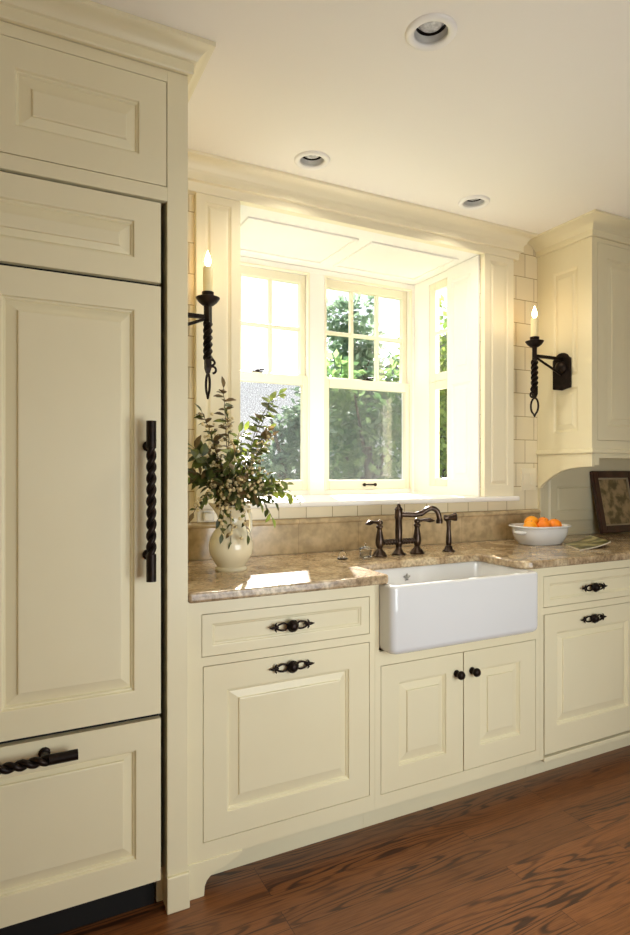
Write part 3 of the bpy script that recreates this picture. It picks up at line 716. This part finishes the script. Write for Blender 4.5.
# camera model used only to aim the branch tips at believable places round the pitcher
Bq = thing('branch_arrangement', 'loose spray of dark olive and green leafy branches spilling from the ivory pitcher', 'flowers', (VX, VY, 1.12))
def leaf(mb, base, d, up, L, Wd, mi, curl=.25):
    d = d.normalized(); s_ = d.cross(up)
    if s_.length < 1e-3: s_ = d.cross(Vector((1, 0, 0)))
    s_.normalize(); n = s_.cross(d)
    rows = []
    for t, w_ in ((0, .06), (.2, .62), (.45, 1), (.7, .78), (.88, .38), (1, .02)):
        c = base+d*(L*t)+n*(-curl*L*t*t)
        e = s_*(Wd/2*w_); f_ = n*(Wd*.12*w_)
        rows.append([mb.bm.verts.new(c-e+f_), mb.bm.verts.new(c), mb.bm.verts.new(c+e+f_)])
    for A, B_ in zip(rows, rows[1:]):
        for i in (0, 1):
            q = mb.bm.faces.new((A[i], A[i+1], B_[i+1], B_[i])); q.material_index = mi
LEAFM = [M['leaf_dark'], M['leaf_green'], M['leaf_brown'], M['blossom']]
# (tip x, y, z, leaf palette weights dark/green/brown, leaf length, count, bare fraction)
tips = [
 (.690, 2.10, 1.570, (1, 1, 3), .044, 8, .55), (.600, 2.06, 1.475, (3, 0, 3), .040, 9, .5), (.690, 2.05, 1.455, (3, 0, 3), .046, 12, .4),
 (.912, 2.11, 1.560, (1, 4, 0), .046, 8, .62), (.855, 2.05, 1.525, (4, 1, 1), .050, 9, .55), (.885, 2.12, 1.430, (3, 1, 3), .040, 12, .5), (.870, 2.07, 1.400, (1, 1, 4), .036, 9, .6),
 (.570, 2.03, 1.330, (4, 0, 1), .056, 10, .4), (.575, 2.05, 1.265, (4, 1, 1), .052, 10, .4), (.600, 2.00, 1.185, (4, 1, 2), .040, 8, .45), (.640, 1.99, 1.110, (3, 0, 2), .038, 7, .5),
 (.905, 2.05, 1.235, (1, 4, 0), .042, 12, .4), (.968, 2.07, 1.165, (0, 5, 0), .038, 9, .5), (.835, 1.99, 1.105, (4, 1, 0), .040, 8, .45),
 (.735, 1.97, 1.050, (4, 1, 2), .036, 9, .35), (.700, 2.00, 1.330, (4, 1, 1), .052, 14, .2), (.770, 2.02, 1.350, (2, 4, 0), .048, 14, .25), (.745, 2.08, 1.410, (1, 4, 1), .044, 13, .3),
 (.650, 2.10, 1.380, (4, 0, 2), .050, 13, .3), (.800, 2.10, 1.290, (3, 3, 1), .048, 13, .25), (.655, 1.99, 1.230, (4, 0, 2), .046, 12, .25), (.760, 1.97, 1.190, (4, 1, 1), .044, 12, .25), (.820, 2.03, 1.210, (2, 3, 1), .044, 12, .3),
 (.700, 1.96, 1.180, (4, 0, 2), .044, 12, .2), (.690, 2.08, 1.260, (4, 2, 1), .050, 14, .15)]
for (tx, ty, tz, wts, LL, cnt, bare) in list(tips[7:]):
    tips.append((max(.55, tx+rnd.uniform(-.05, .05)), ty+rnd.uniform(-.06, .06), tz+rnd.uniform(-.06, .06), wts, LL*.9, cnt, bare*.8))
for ti, (tx, ty, tz, wts, LL, cnt, bare) in enumerate(tips):
    a = 2*PI*rnd.random(); p0 = Vector((VX+.022*math.cos(a), VY+.022*math.sin(a), CT+.13))
    p3 = Vector((tx, ty, tz)); dv = p3-Vector((VX, VY, 1.14)); 
    outx = Vector((dv.x, dv.y, 0)); 
    p1 = Vector((VX+.015*dv.x/max(.05, abs(dv.x)) if abs(dv.x) > .02 else VX, VY+.012*(1 if dv.y > 0 else -1), 1.155))
    apex = max(tz, 1.20)
    p2 = Vector((VX+outx.x*.55, VY+outx.y*.55, 1.16+(apex-1.16)*.75+(.06 if tz < 1.2 else 0)))
    pts = []
    for k in range(17):
        t = k/16
        if t < .3: q = p0.lerp(p1, t/.3)
        else:
            u = (t-.3)/.7; q = p1*(1-u)**2+p2*2*u*(1-u)+p3*u*u
        pts.append(q+Vector((rnd.uniform(-1, 1), rnd.uniform(-1, 1), 0))*.002)
    br = MB().tube(pts, [.0024-.0014*k/16 for k in range(17)], 6).build('branch', M['stem'], Bq, smooth=60)
    lf = MB()
    cnt = int(cnt*1.5)
    for j in range(cnt):
        u = bare+(1-bare)*(j+.5*rnd.random())/cnt; k = min(15.99, u*16); i = int(k); q = pts[i].lerp(pts[i+1], k-i)
        if q.z < 1.16 and u < .6: continue
        tan = (pts[i+1]-pts[i]).normalized()
        for sg in ((-1, 1) if rnd.random() < .45 else (rnd.choice((-1, 1)),)):
            rv = Vector((rnd.uniform(-1, 1), rnd.uniform(-1, 1), rnd.uniform(-.6, .8))); sd = tan.cross(rv).normalized()
            d_ = (tan*.55+sd*sg*1.0+Vector((0, 0, -.15))).normalized()
            mi = rnd.choices((0, 1, 2), wts)[0]; L_ = LL*rnd.uniform(.62, 1.05)
            leaf(lf, q, d_, Vector((rnd.uniform(-.5, .5), -.6, 1)), L_, L_*rnd.uniform(.48, .72), mi, rnd.uniform(.05, .35))
    leaf(lf, pts[-1], (pts[-1]-pts[-2]), Vector((.2, -.5, 1)), LL, LL*.45, rnd.choices((0, 1, 2), wts)[0])
    if ti in (1, 2, 5, 6, 9, 10, 14, 15, 18, 20, 21, 22, 23, 27, 28, 32, 34, 36, 38, 40, 41):
        for j in range(20):
            q = pts[rnd.randrange(9, 16)]+Vector((rnd.gauss(0, .012), rnd.gauss(0, .012)-.006, rnd.gauss(0, .018)))
            v0 = len(lf.bm.faces); lf.ball(q, rnd.uniform(.004, .0075), n=6)
            lf.bm.faces.ensure_lookup_table()
            for fi in range(v0, len(lf.bm.faces)): lf.bm.faces[fi].material_index = 3
    o = lf.build('leaves', LEAFM, br, smooth=True)
    o['kind'] = 'stuff'

# ------------------------------------------------------------------ fruit bowl
BX, BY = 2.325, 2.150
Wb = thing('fruit_bowl', 'white oval footed ceramic bowl with lug handles, filled with oranges', 'bowl', (BX, BY, CT))
bw = MB(); prof = [(0, .004), (.084, .004), (.087, 0), (.098, 0), (.101, .004), (.104, .010), (.114, .022), (.123, .040), (.128, .060), (.129, .076), (.132, .081), (.141, .083), (.145, .087), (.142, .092), (.128, .091), (.121, .080), (.116, .050), (.100, .022), (.05, .014), (0, .013)]
bw.lathe(prof, (0, 0, 0), 56)
for v in bw.bm.verts:      # rounded-rectangle plan
    x, y = v.co.x, v.co.y; r = math.hypot(x, y)
    if r > 1e-5:
        a = math.atan2(y, x); k = 1/((abs(math.cos(a))**3+abs(math.sin(a))**3)**(1/3))
        k = 1+(k-1)*.8; v.co.x = x*k*1.04; v.co.y = y*k*.80
    v.co += Vector((BX, BY, CT+.0004))
bw.build('body', M['porcelain'], Wb, smooth=60)
for q in (-1, 1):
    pts = [(BX+q*(.128+.022*math.sin(PI*k/8)), BY-.035+.07*k/8, CT+.060) for k in range(9)]
    MB().tube(pts, [.006, .008, .009, .009, .009, .009, .009, .008, .006], 10).build('lug_handle', M['porcelain'], Wb, smooth=60)
fpos = [(-.078, -.014), (-.022, .030), (-.022, -.046), (.046, .022), (.050, -.044)]
fz = [.078, .096, .084, .090, .084]
flab = ['yellow orange, leftmost fruit in the white bowl', 'large yellow orange at the back top of the fruit heap', 'deep orange fruit at the front middle of the bowl', 'reddish orange at the back of the bowl, behind the rightmost one', 'deep orange fruit, rightmost in the white bowl']
for i in range(5):
    x, y = fpos[i]; r = .036 if i in (1, 4) else .034
    O = thing('orange', flab[i], 'orange', (BX+x, BY+y, CT+fz[i]+.004), 'oranges in the white bowl')
    MB().ball((BX+x, BY+y, CT+fz[i]+.004), r, sz=.95, n=24).build('peel', M['orange2'] if i < 2 else M['orange'], O, smooth=True)
    MB().lathe([(.003, 0), (.0025, .002), (0, .0025)], (BX+x+.004, BY+y-.004, CT+fz[i]+.004+r*.94), 8).build('stem', M['stemend'], O)

# ------------------------------------------------------------------ magazine and leaning picture
Mg = thing('magazine', 'thin open magazine with dark green cover lying on the granite beside the fruit bowl', 'magazine', (2.45, 1.98, CT))
A_, B_, C_, D_ = Vector((2.385, 2.055, 0)), Vector((2.275, 1.875, 0)), Vector((2.505, 1.895, 0)), Vector((2.630, 2.105, 0))
def sheet(z0, lift, th, ins=0):
    m = MB(); n = 8; top = []; bot = []
    for i in range(n+1):
        t = i/n; zz = CT+z0+lift*(t**2.2)
        a = A_.lerp(D_, t); b = B_.lerp(C_, t)
        row = [a, b]
        top.append([m.bm.verts.new((p.x, p.y, zz+th)) for p in row]); bot.append([m.bm.verts.new((p.x, p.y, zz)) for p in row])
    for i in range(n):
        m.bm.faces.new((top[i][0], top[i][1], top[i+1][1], top[i+1][0])); m.bm.faces.new((bot[i][0], bot[i+1][0], bot[i+1][1], bot[i][1]))
        for j in (0, 1): m.bm.faces.new((top[i][j], top[i+1][j], bot[i+1][j], bot[i][j]))
    for i in (0, n): m.bm.faces.new((top[i][0], top[i][1], bot[i][1], bot[i][0]))
    return m
sheet(.0005, .022, .006).build('pages', M['paper'], Mg, smooth=30)
sheet(.0067, .022, .0008).build('cover', M['cover'], Mg, smooth=30)

Pf = thing('framed_picture', 'dark mahogany framed botanical print leaning against the white wall panelling', 'picture', (3.12, 2.30, CT))
lean = math.atan2(.068, .345); H_ = .352; Wd = .34; x0 = 2.935; fw = .040
def pt(u, d, v):   # u across, d depth toward the viewer, v up the leaning plane
    return (x0+u, 2.286+v*math.sin(lean)-d*math.cos(lean), CT+.0075+v*math.cos(lean)+d*math.sin(lean))
def pbox(mb, u0, u1, d0, d1, v0, v1):
    V8 = [mb.bm.verts.new(pt(u, d, v)) for u in (u0, u1) for d in (d0, d1) for v in (v0, v1)]
    for q in ((0, 1, 3, 2), (4, 6, 7, 5), (0, 4, 5, 1), (2, 3, 7, 6), (0, 2, 6, 4), (1, 5, 7, 3)): mb.bm.faces.new([V8[i] for i in q])
m = MB()
for q in ((0, fw, 0, H_), (Wd-fw, Wd, 0, H_), (fw, Wd-fw, 0, fw), (fw, Wd-fw, H_-fw, H_)): pbox(m, q[0], q[1], -.004, .020, q[2], q[3])
m.build('frame', M['frame'], Pf, bevel=.004)
m = MB(); 
for q in ((fw-.002, fw+.005, fw, H_-fw), (Wd-fw-.005, Wd-fw+.002, fw, H_-fw), (fw, Wd-fw, fw-.002, fw+.005), (fw, Wd-fw, H_-fw-.005, H_-fw+.002)): pbox(m, q[0], q[1], .006, .012, q[2], q[3])
m.build('liner', M['mat'], Pf, label='pale gilt liner inside frame')
m = MB(); pbox(m, fw-.003, Wd-fw+.003, -.003, .003, fw-.003, H_-fw+.003); m.build('mount', M['mat'], Pf)
m = MB(); pbox(m, fw+.008, Wd-fw-.008, .0032, .0045, fw+.008, H_-fw-.008); m.build('print', M['print'], Pf)

# ------------------------------------------------------------------ upper cabinet on the right
U = thing('wall_cabinet', 'cream upper wall cabinet with panelled end and curved bracket', 'cabinet', (2.9, 2.2, 1.3))
ux, uy, uz0, uz1 = 2.548, 2.030, 1.356, 2.42
MB().box(ux+.0195, 3.30, uy+.021, YW-.002, uz0, uz1).build('carcass', M['paint'], U)
fe = lambda u, d, v: (ux+d, u, v)
e0, e1 = uy+.0002, YW-.0015
MB().panel([(e0, e1, 1.3805, 1.728, (2.112, 2.266, 1.469, 1.697), (2.153, 2.229, 1.510, 1.656)), (e0, e1, 1.728, uz1, (2.112, 2.266, 1.754, 2.301), (2.148, 2.234, 1.798, 2.259))], e0, e1, 1.3805, uz1, 0, .019, fe, depth=.007).build('end_panel', M['paint'], U)
f = MB(); f.box(ux+.0195, 2.587, uy, uy+.0205, uz0, uz1).box(2.587, 3.30, uy, uy+.0205, uz0, 1.421).box(2.587, 3.30, uy, uy+.0205, 2.399, uz1).box(3.02, 3.30, uy, uy+.0205, 1.421, 2.399)
f.build('face_frame', M['paint'], U)
MB().panel([(2.589, 3.018, 1.423, 2.397, (2.655, 2.95, 1.49, 2.33), (2.70, 2.905, 1.535, 2.285))], 2.589, 3.018, 1.423, 2.397, uy, .019, depth=.009).build('door', M['paint'], U)
uc = [(0, 2.4205), (.010, 2.4205), (.013, 2.424), (.013, 2.450), (.022, 2.456), (.030, 2.466), (.044, 2.478), (.064, 2.486), (.088, 2.4885), (.092, 2.490), (.092, 2.4995), (0, 2.4995)]
MB().sweep([(ux, YW-.002), (ux, uy), (3.30, uy)], uc).build('crown_moulding', M['paint'], U, smooth=35)
lm = [(0, 1.3562), (.005, 1.3562), (.010, 1.362), (.010, 1.372), (.006, 1.379), (0, 1.3803)]
MB().sweep([(ux+.0, YW-.002), (ux, uy), (3.30, uy)], lm).build('light_rail', M['paint'], U, smooth=35)
brk = [(2.372, 1.3555), (2.372, 1.176), (2.352, 1.180), (2.348, 1.190), (2.330, 1.204), (2.301, 1.224), (2.262, 1.248), (2.223, 1.266), (2.190, 1.276), (2.150, 1.284), (2.100, 1.289), (2.031, 1.2915), (2.031, 1.3555)]
MB().prism(brk, 'x', ux+.0, ux+.020).build('bracket', M['paint'], U, bevel=.002)
MB().box(ux+.0202, 2.600, uy+.001, uy+.02, 1.300, 1.3555).build('valance_block', M['paint'], U)
MB().box(2.6002, 3.30, uy+.001, uy+.02, 1.334, 1.3555).build('valance', M['paint'], U)

# ------------------------------------------------------------------ wall sconces
def sconce(mount, dr_, label):
    y = 2.205; x = mount+dr_*.200
    T = thing('wall_sconce', label, 'sconce', (mount, y, 1.77), 'candle sconces')
    # arched hammered back plate
    out = [(y-.056, 1.694)]
    out += [(y-.030, 1.690), (y, 1.684), (y+.030, 1.690), (y+.056, 1.694), (y+.056, 1.845)]
    out += [(y+.044, 1.852), (y+.034, 1.866), (y+.018, 1.875), (y, 1.878), (y-.018, 1.875), (y-.034, 1.866), (y-.044, 1.852), (y-.056, 1.845)]
    a, b = sorted((mount+dr_*.0004, mount+dr_*.012))
    MB().prism(out, 'x', a, b).build('back_plate', M['iron'], T, bevel=.003)
    MB().lathe([(.034, 0), (.032, .010), (.024, .018), (.016, .022), (0, .024)], (mount+dr_*.0122, y, 1.800), 20, axis='x' if dr_ > 0 else '-x').build('boss', M['iron'], T, smooth=50)
    MB().tube([(mount+dr_*.0122, y, 1.846), (x-dr_*.012, y, 1.846)], .0105, square=True).build('arm', M['iron'], T)
    MB().tube([(mount+dr_*.0122, y, 1.765), (mount+dr_*.10, y, 1.802), (x-dr_*.012, y, 1.838)], .006, 8).build('brace', M['iron'], T, smooth=50)
    n = 60; zs = [1.636+.2515*i/n for i in range(n+1)]
    m = MB()
    pr = []; tw = 0; pts = []; bm = m.bm; rings = []
    for z in zs:
        if 1.690 < z < 1.825: tw += .26
        s_ = .0125 if not 1.690 < z < 1.825 else .0145
        if z < 1.655: s_ = .0125*(.55+.45*(z-1.636)/.019)
        rings.append([bm.verts.new((x+s_*1.25*math.cos(tw+PI/4+PI/2*k), y+s_*1.25*math.sin(tw+PI/4+PI/2*k), z)) for k in range(4)])
    for A, B_ in zip(rings, rings[1:]):
        for k in range(4): bm.faces.new((A[k], A[(k+1) % 4], B_[(k+1) % 4], B_[k]))
    bm.faces.new(rings[0][::-1]); bm.faces.new(rings[-1])
    m.build('post', M['iron'], T)
    MB().lathe([(.012, 0), (.022, .004), (.034, .014), (.043, .026), (.045, .031), (.043, .032), (.030, .020), (.021, .018), (.0225, .022), (.0225, .052), (.020, .053), (.0195, .046), (0, .0445)], (x, y, 1.8878), 28).build('drip_cup', M['iron'], T, smooth=50)
    MB().lathe([(.0185, .0), (.0185, .097), (.017, .100), (.010, .100), (.006, .103)], (x, y, 1.9330), 20).build('candle', M['wax'], T, smooth=40)
    MB().lathe([(.005, 0), (.009, .007), (.0118, .017), (.0105, .029), (.0065, .042), (.0026, .052), (0, .060)], (x, y, 2.0365), 16).build('bulb', M['flame'], T, smooth=60, label='glowing flame shaped bulb')
    lp = [(x, y+.024*math.sin(2*PI*k/20)*(1 if True else 0), 1.595+.040*math.cos(2*PI*k/20)-(.012 if k == 10 else 0)) for k in range(20)]
    MB().tube(lp, .0048, 8, closed=True).build('loop', M['iron'], T, smooth=60)
    cr = []
    for k in range(20):
        t = k/19
        if t < .5:
            a_ = -PI/2+PI*1.25*(t/.5); cr.append((x+dr_*(.018+.013*math.cos(a_)), y-.002, 1.656+.013*math.sin(a_)-.006))
        else:
            a_ = PI*.75-PI*1.35*((t-.5)/.5); q = cr[9]; cr.append((q[0]+dr_*(.009*math.cos(PI*.25)+.009*math.cos(PI-(a_-PI*.75)*-1-PI*.25)), q[1], q[2]+.030*(t-.5)*2))
    MB().tube(cr, [.0045]*18+[.006, .007], 8).build('curl', M['iron'], T, smooth=60)
sconce(ux-.0, -1, 'black iron candle sconce on the end of the upper wall cabinet')
sconce(.4662, 1, 'black iron candle sconce beside the refrigerator surround, above the branches')

# ------------------------------------------------------------------ recessed ceiling lights
labs = ['recessed ceiling light set far from the window, largest in view', 'recessed ceiling light over the left half of the window', 'recessed ceiling light by the window crown, toward the upper cabinet']
for (x, y), lb in zip(((1.056, 1.366), (1.070, 2.140), (1.898, 2.140)), labs):
    T = thing('recessed_light', lb, 'ceiling light', (x, y, CEIL), 'recessed ceiling lights')
    def shell(prof, n=40):      # open lathe without end caps
        q = MB(); rings = [[q.bm.verts.new((x+r_*math.cos(2*PI*k/n), y+r_*math.sin(2*PI*k/n), CEIL+h_)) for k in range(n)] for r_, h_ in prof]
        for A, B_ in zip(rings, rings[1:]):
            for k in range(n): q.bm.faces.new((A[k], A[(k+1) % n], B_[(k+1) % n], B_[k]))
        return q
    shell([(.0475, .004), (.0475, -.003), (.050, -.007), (.060, -.009), (.068, -.007), (.071, -.003), (.0715, -.0004), (.0475, .0002), (.0475, .004)]).build('trim_ring', M['whitemetal'], T, smooth=50)
    shell([(.0470, .003), (.0455, .012), (.0430, .020)]).build('reflector', M['alu'], T, smooth=60)
    shell([(.0430, .0202), (.0415, .0205), (.0405, .030), (.0470, .036)]).build('gimbal_gap', M['iron'], T, smooth=40)
    MB().lathe([(0, .040), (.036, .040), (.0382, .034), (.0370, .026), (.030, .019), (.018, .015), (0, .0135)], (x, y, CEIL), 32).build('bulb_face', M['lens'], T, smooth=60)

# ------------------------------------------------------------------ wall plates on the tile
SP = thing('switch_plate', 'ivory double switch plate on the tile under the upper cabinet', 'switch', (2.482, YW, 1.227))
MB().box(2.430, 2.534, YW-.006, YW-.0004, 1.168, 1.286).build('plate', M['plastic'], SP, bevel=.002)
for q in (2.458, 2.506): MB().box(q-.016, q+.016, YW-.010, YW-.0062, 1.195, 1.259).build('rocker', M['plastic'], SP, bevel=.0015)
OP = thing('wall_outlet', 'white outlet with plug-in adapter on the tile behind the pitcher', 'outlet', (.712, YW, 1.10))
MB().box(.672, .742, YW-.006, YW-.0004, 1.0645, 1.110).build('plate', M['whiteplastic'], OP, bevel=.002)
MB().box(.694, .730, YW-.032, YW-.0062, 1.070, 1.1035).build('plug', M['whiteplastic'], OP, bevel=.004)

# ------------------------------------------------------------------ outdoors
gnd = struct(MB().box(-14, 26, 3.12, 40, -.8, -.6).build('ground', M['lawn']))
def tree(x, y, h, r, lm, label, nleaf, size, seed, cz=None, squash=1.0, base=-.6, nclump=26):
    T = thing('tree', label, 'tree', (x, y, base), 'trees outside the window')
    rr = random.Random(seed)
    cz = cz if cz is not None else h-r*squash
    tr = MB().tube([(x, y, base-.02), (x+.05, y, (base+cz)/2), (x-.03, y+.05, cz)], [.13, .10, .06], 10)
    for k in range(6):
        a = 2*PI*k/6+rr.random(); tr.tube([(x, y, cz-r*.6), (x+r*.6*math.cos(a), y+r*.6*math.sin(a), cz+rr.uniform(-.2, .6)*r*squash)], [.04, .012], 6)
    tr.build('trunk', M['bark'], T, smooth=60)
    m = MB(); clumps = []
    for k in range(nclump):
        while True:
            v = Vector((rr.uniform(-1, 1), rr.uniform(-1, 1), rr.uniform(-1, 1)))
            if .25 < v.length < 1: break
        clumps.append((Vector((x+v.x*r*.8, y+v.y*r*.8, cz+v.z*r*squash*.85)), r*rr.uniform(.25, .42)))
    for k in range(nleaf):
        c, cr_ = rr.choice(clumps)
        v = Vector((rr.gauss(0, 1), rr.gauss(0, 1), rr.gauss(0, 1))).normalized()*cr_*rr.uniform(.5, 1)
        p = c+Vector((v.x, v.y, v.z*.8)); d_ = (v.normalized()+Vector((rr.uniform(-.8, .8), rr.uniform(-.8, .8), rr.uniform(-.9, .3)))).normalized()
        s_ = d_.cross(Vector((rr.uniform(-1, 1), rr.uniform(-1, 1), 1))).normalized()*size*.3
        L_ = size*rr.uniform(.7, 1.2)
        m.face([p, p+d_*L_*.5+s_, p+d_*L_, p+d_*L_*.5-s_])
    o = m.build('crown', lm, T); o['kind'] = 'stuff'
tree(4.40, 7.0, 3.1, 1.0, M['tree_leaf'], 'mid green tree nearest the wider window pair', 3400, .14, 1, cz=1.6, squash=1.5)
tree(7.10, 12.2, 5.4, 1.45, M['tree_leaf3'], 'tall grey green tree standing in front of the white house', 4200, .20, 2, squash=1.4, nclump=34)
tree(6.75, 8.3, 3.9, 1.1, M['tree_leaf2'], 'sunlit yellow green tree seen through the narrow side window', 7000, .15, 3, cz=2.2, squash=2.2, nclump=80)
tree(2.86, 6.2, 2.6, .42, M['tree_leaf3'], 'slender grey green tree outside the window beside the pitcher', 2600, .11, 5, cz=1.15, squash=3.2, nclump=40)
Hs = thing('house', 'white sided neighbouring house with porch posts behind the trees', 'house', (10.5, 14, -.6))
MB().box(8.2, 15, 13, 18, -.6, 4.2).build('wall', M['siding'], Hs)
g = MB()
for k in range(22): g.box(8.19, 15.0, 12.97, 12.9995, -.4+k*.2, -.4+k*.2+.17)
g.build('siding', M['siding'], Hs)
MB().prism([(7.8, 4.22), (15.4, 4.22), (11.6, 6.2)], 'y', 12.6, 18.3).build('roof', M['roof'], Hs)
for q in (9.3, 11.2, 13.0):
    wn = MB().box(q-.5, q+.5, 12.93, 12.969, 1.2, 2.9).build('window_frame', M['siding'], Hs)
    MB().box(q-.42, q+.42, 12.915, 12.9295, 1.28, 2.82).build('window_glass', M['darkglass'], wn)
for q in (8.35, 9.3, 10.4): MB().box(q-.09, q+.09, 12.0, 12.18, -.6, 4.15).build('porch_post', M['siding'], Hs)

Hs.location = Vector(Hs.location)+Vector((2.0, 3.0, 0))

# ------------------------------------------------------------------ light
wd = bpy.data.worlds.new('sky'); sc.world = wd; wd.use_nodes = True
nt = wd.node_tree; nt.nodes.clear()
o = N(nt, 'ShaderNodeOutputWorld'); b = N(nt, 'ShaderNodeBackground'); b.inputs[1].default_value = 1.75
tc = N(nt, 'ShaderNodeTexCoord'); sx = N(nt, 'ShaderNodeSeparateXYZ'); nt.links.new(tc.outputs['Generated'], sx.inputs[0])
r = N(nt, 'ShaderNodeValToRGB'); r.color_ramp.elements[0].position = 0; r.color_ramp.elements[1].position = .7
r.color_ramp.elements[0].color = (1, .98, .95, 1); r.color_ramp.elements[1].color = (.62, .78, 1, 1)
nt.links.new(sx.outputs['Z'], r.inputs[0]); nt.links.new(r.outputs[0], b.inputs[0]); nt.links.new(b.outputs[0], o.inputs[0])

def lamp(name, typ, loc, energy, col, **kw):
    l = bpy.data.lights.new(name, typ); l.energy = energy; l.color = col
    for k, v in kw.items(): setattr(l, k, v)
    o = bpy.data.objects.new(name, l); COL.objects.link(o); o.location = loc; return o
def aim(o, tgt): o.rotation_euler = (Vector(tgt)-Vector(o.location)).to_track_quat('-Z', 'Y').to_euler()
sun = lamp('sun', 'SUN', (6, 10, 8), 37, (1, .97, .93), angle=math.radians(.6))
dirv = Vector((-.45, -1, -.582)); sun.rotation_euler = dirv.to_track_quat('-Z', 'Y').to_euler()
# unseen softbox added beside the camera as low frontal fill
a = lamp('softbox_fill', 'AREA', (1.40, -.16, .92), 29, (.91, .97, 1), shape='RECTANGLE', size=1.2, size_y=1.0); aim(a, (1.30, 1.8, .55))
for i_, (x_, y_) in enumerate(LIGHTS):
    lamp('downlight', 'SPOT', (x_, y_, CEIL+.006), 19, (1, .92, .77), spot_size=math.radians(140), spot_blend=.9, shadow_soft_size=.034)
a = lamp('room_ambient', 'AREA', (1.2, -2.3, 1.4), 11, (.98, 1, .98), shape='RECTANGLE', size=2.6, size_y=1.6); aim(a, (1.0, 1.8, 1.4))  # broad fill added to lift the room, no fixture behind it
pl = lamp('bay_portal', 'AREA', ((XL+XR)/2, YB+.11, 1.75), 1, (1, 1, 1), shape='RECTANGLE', size=1.3, size_y=1.2); pl.rotation_euler = (-PI/2, 0, 0); pl.data.cycles.is_portal = True

# ------------------------------------------------------------------ camera and colour management
cam = bpy.data.cameras.new('camera'); co = bpy.data.objects.new('camera', cam); COL.objects.link(co)
co.location = (0, 0, 1.27); co.rotation_euler = (PI/2, 0, -math.atan(605/1195))
cam.sensor_fit = 'AUTO'; cam.sensor_width = 36; cam.lens = 605/935*36; cam.shift_y = 3.5/935; cam.clip_start = .05; cam.clip_end = 200
sc.camera = co
sc.view_settings.view_transform = 'Standard'; sc.view_settings.look = 'None'; sc.view_settings.gamma = 1; sc.view_settings.use_curve_mapping = False
sc.view_settings.exposure = 0
sc.cycles.use_denoising = True
sc.cycles.max_bounces = 10; sc.cycles.diffuse_bounces = 6; sc.cycles.transparent_max_bounces = 16; sc.cycles.sample_clamp_indirect = 6; sc.cycles.caustics_reflective = False; sc.cycles.caustics_refractive = False
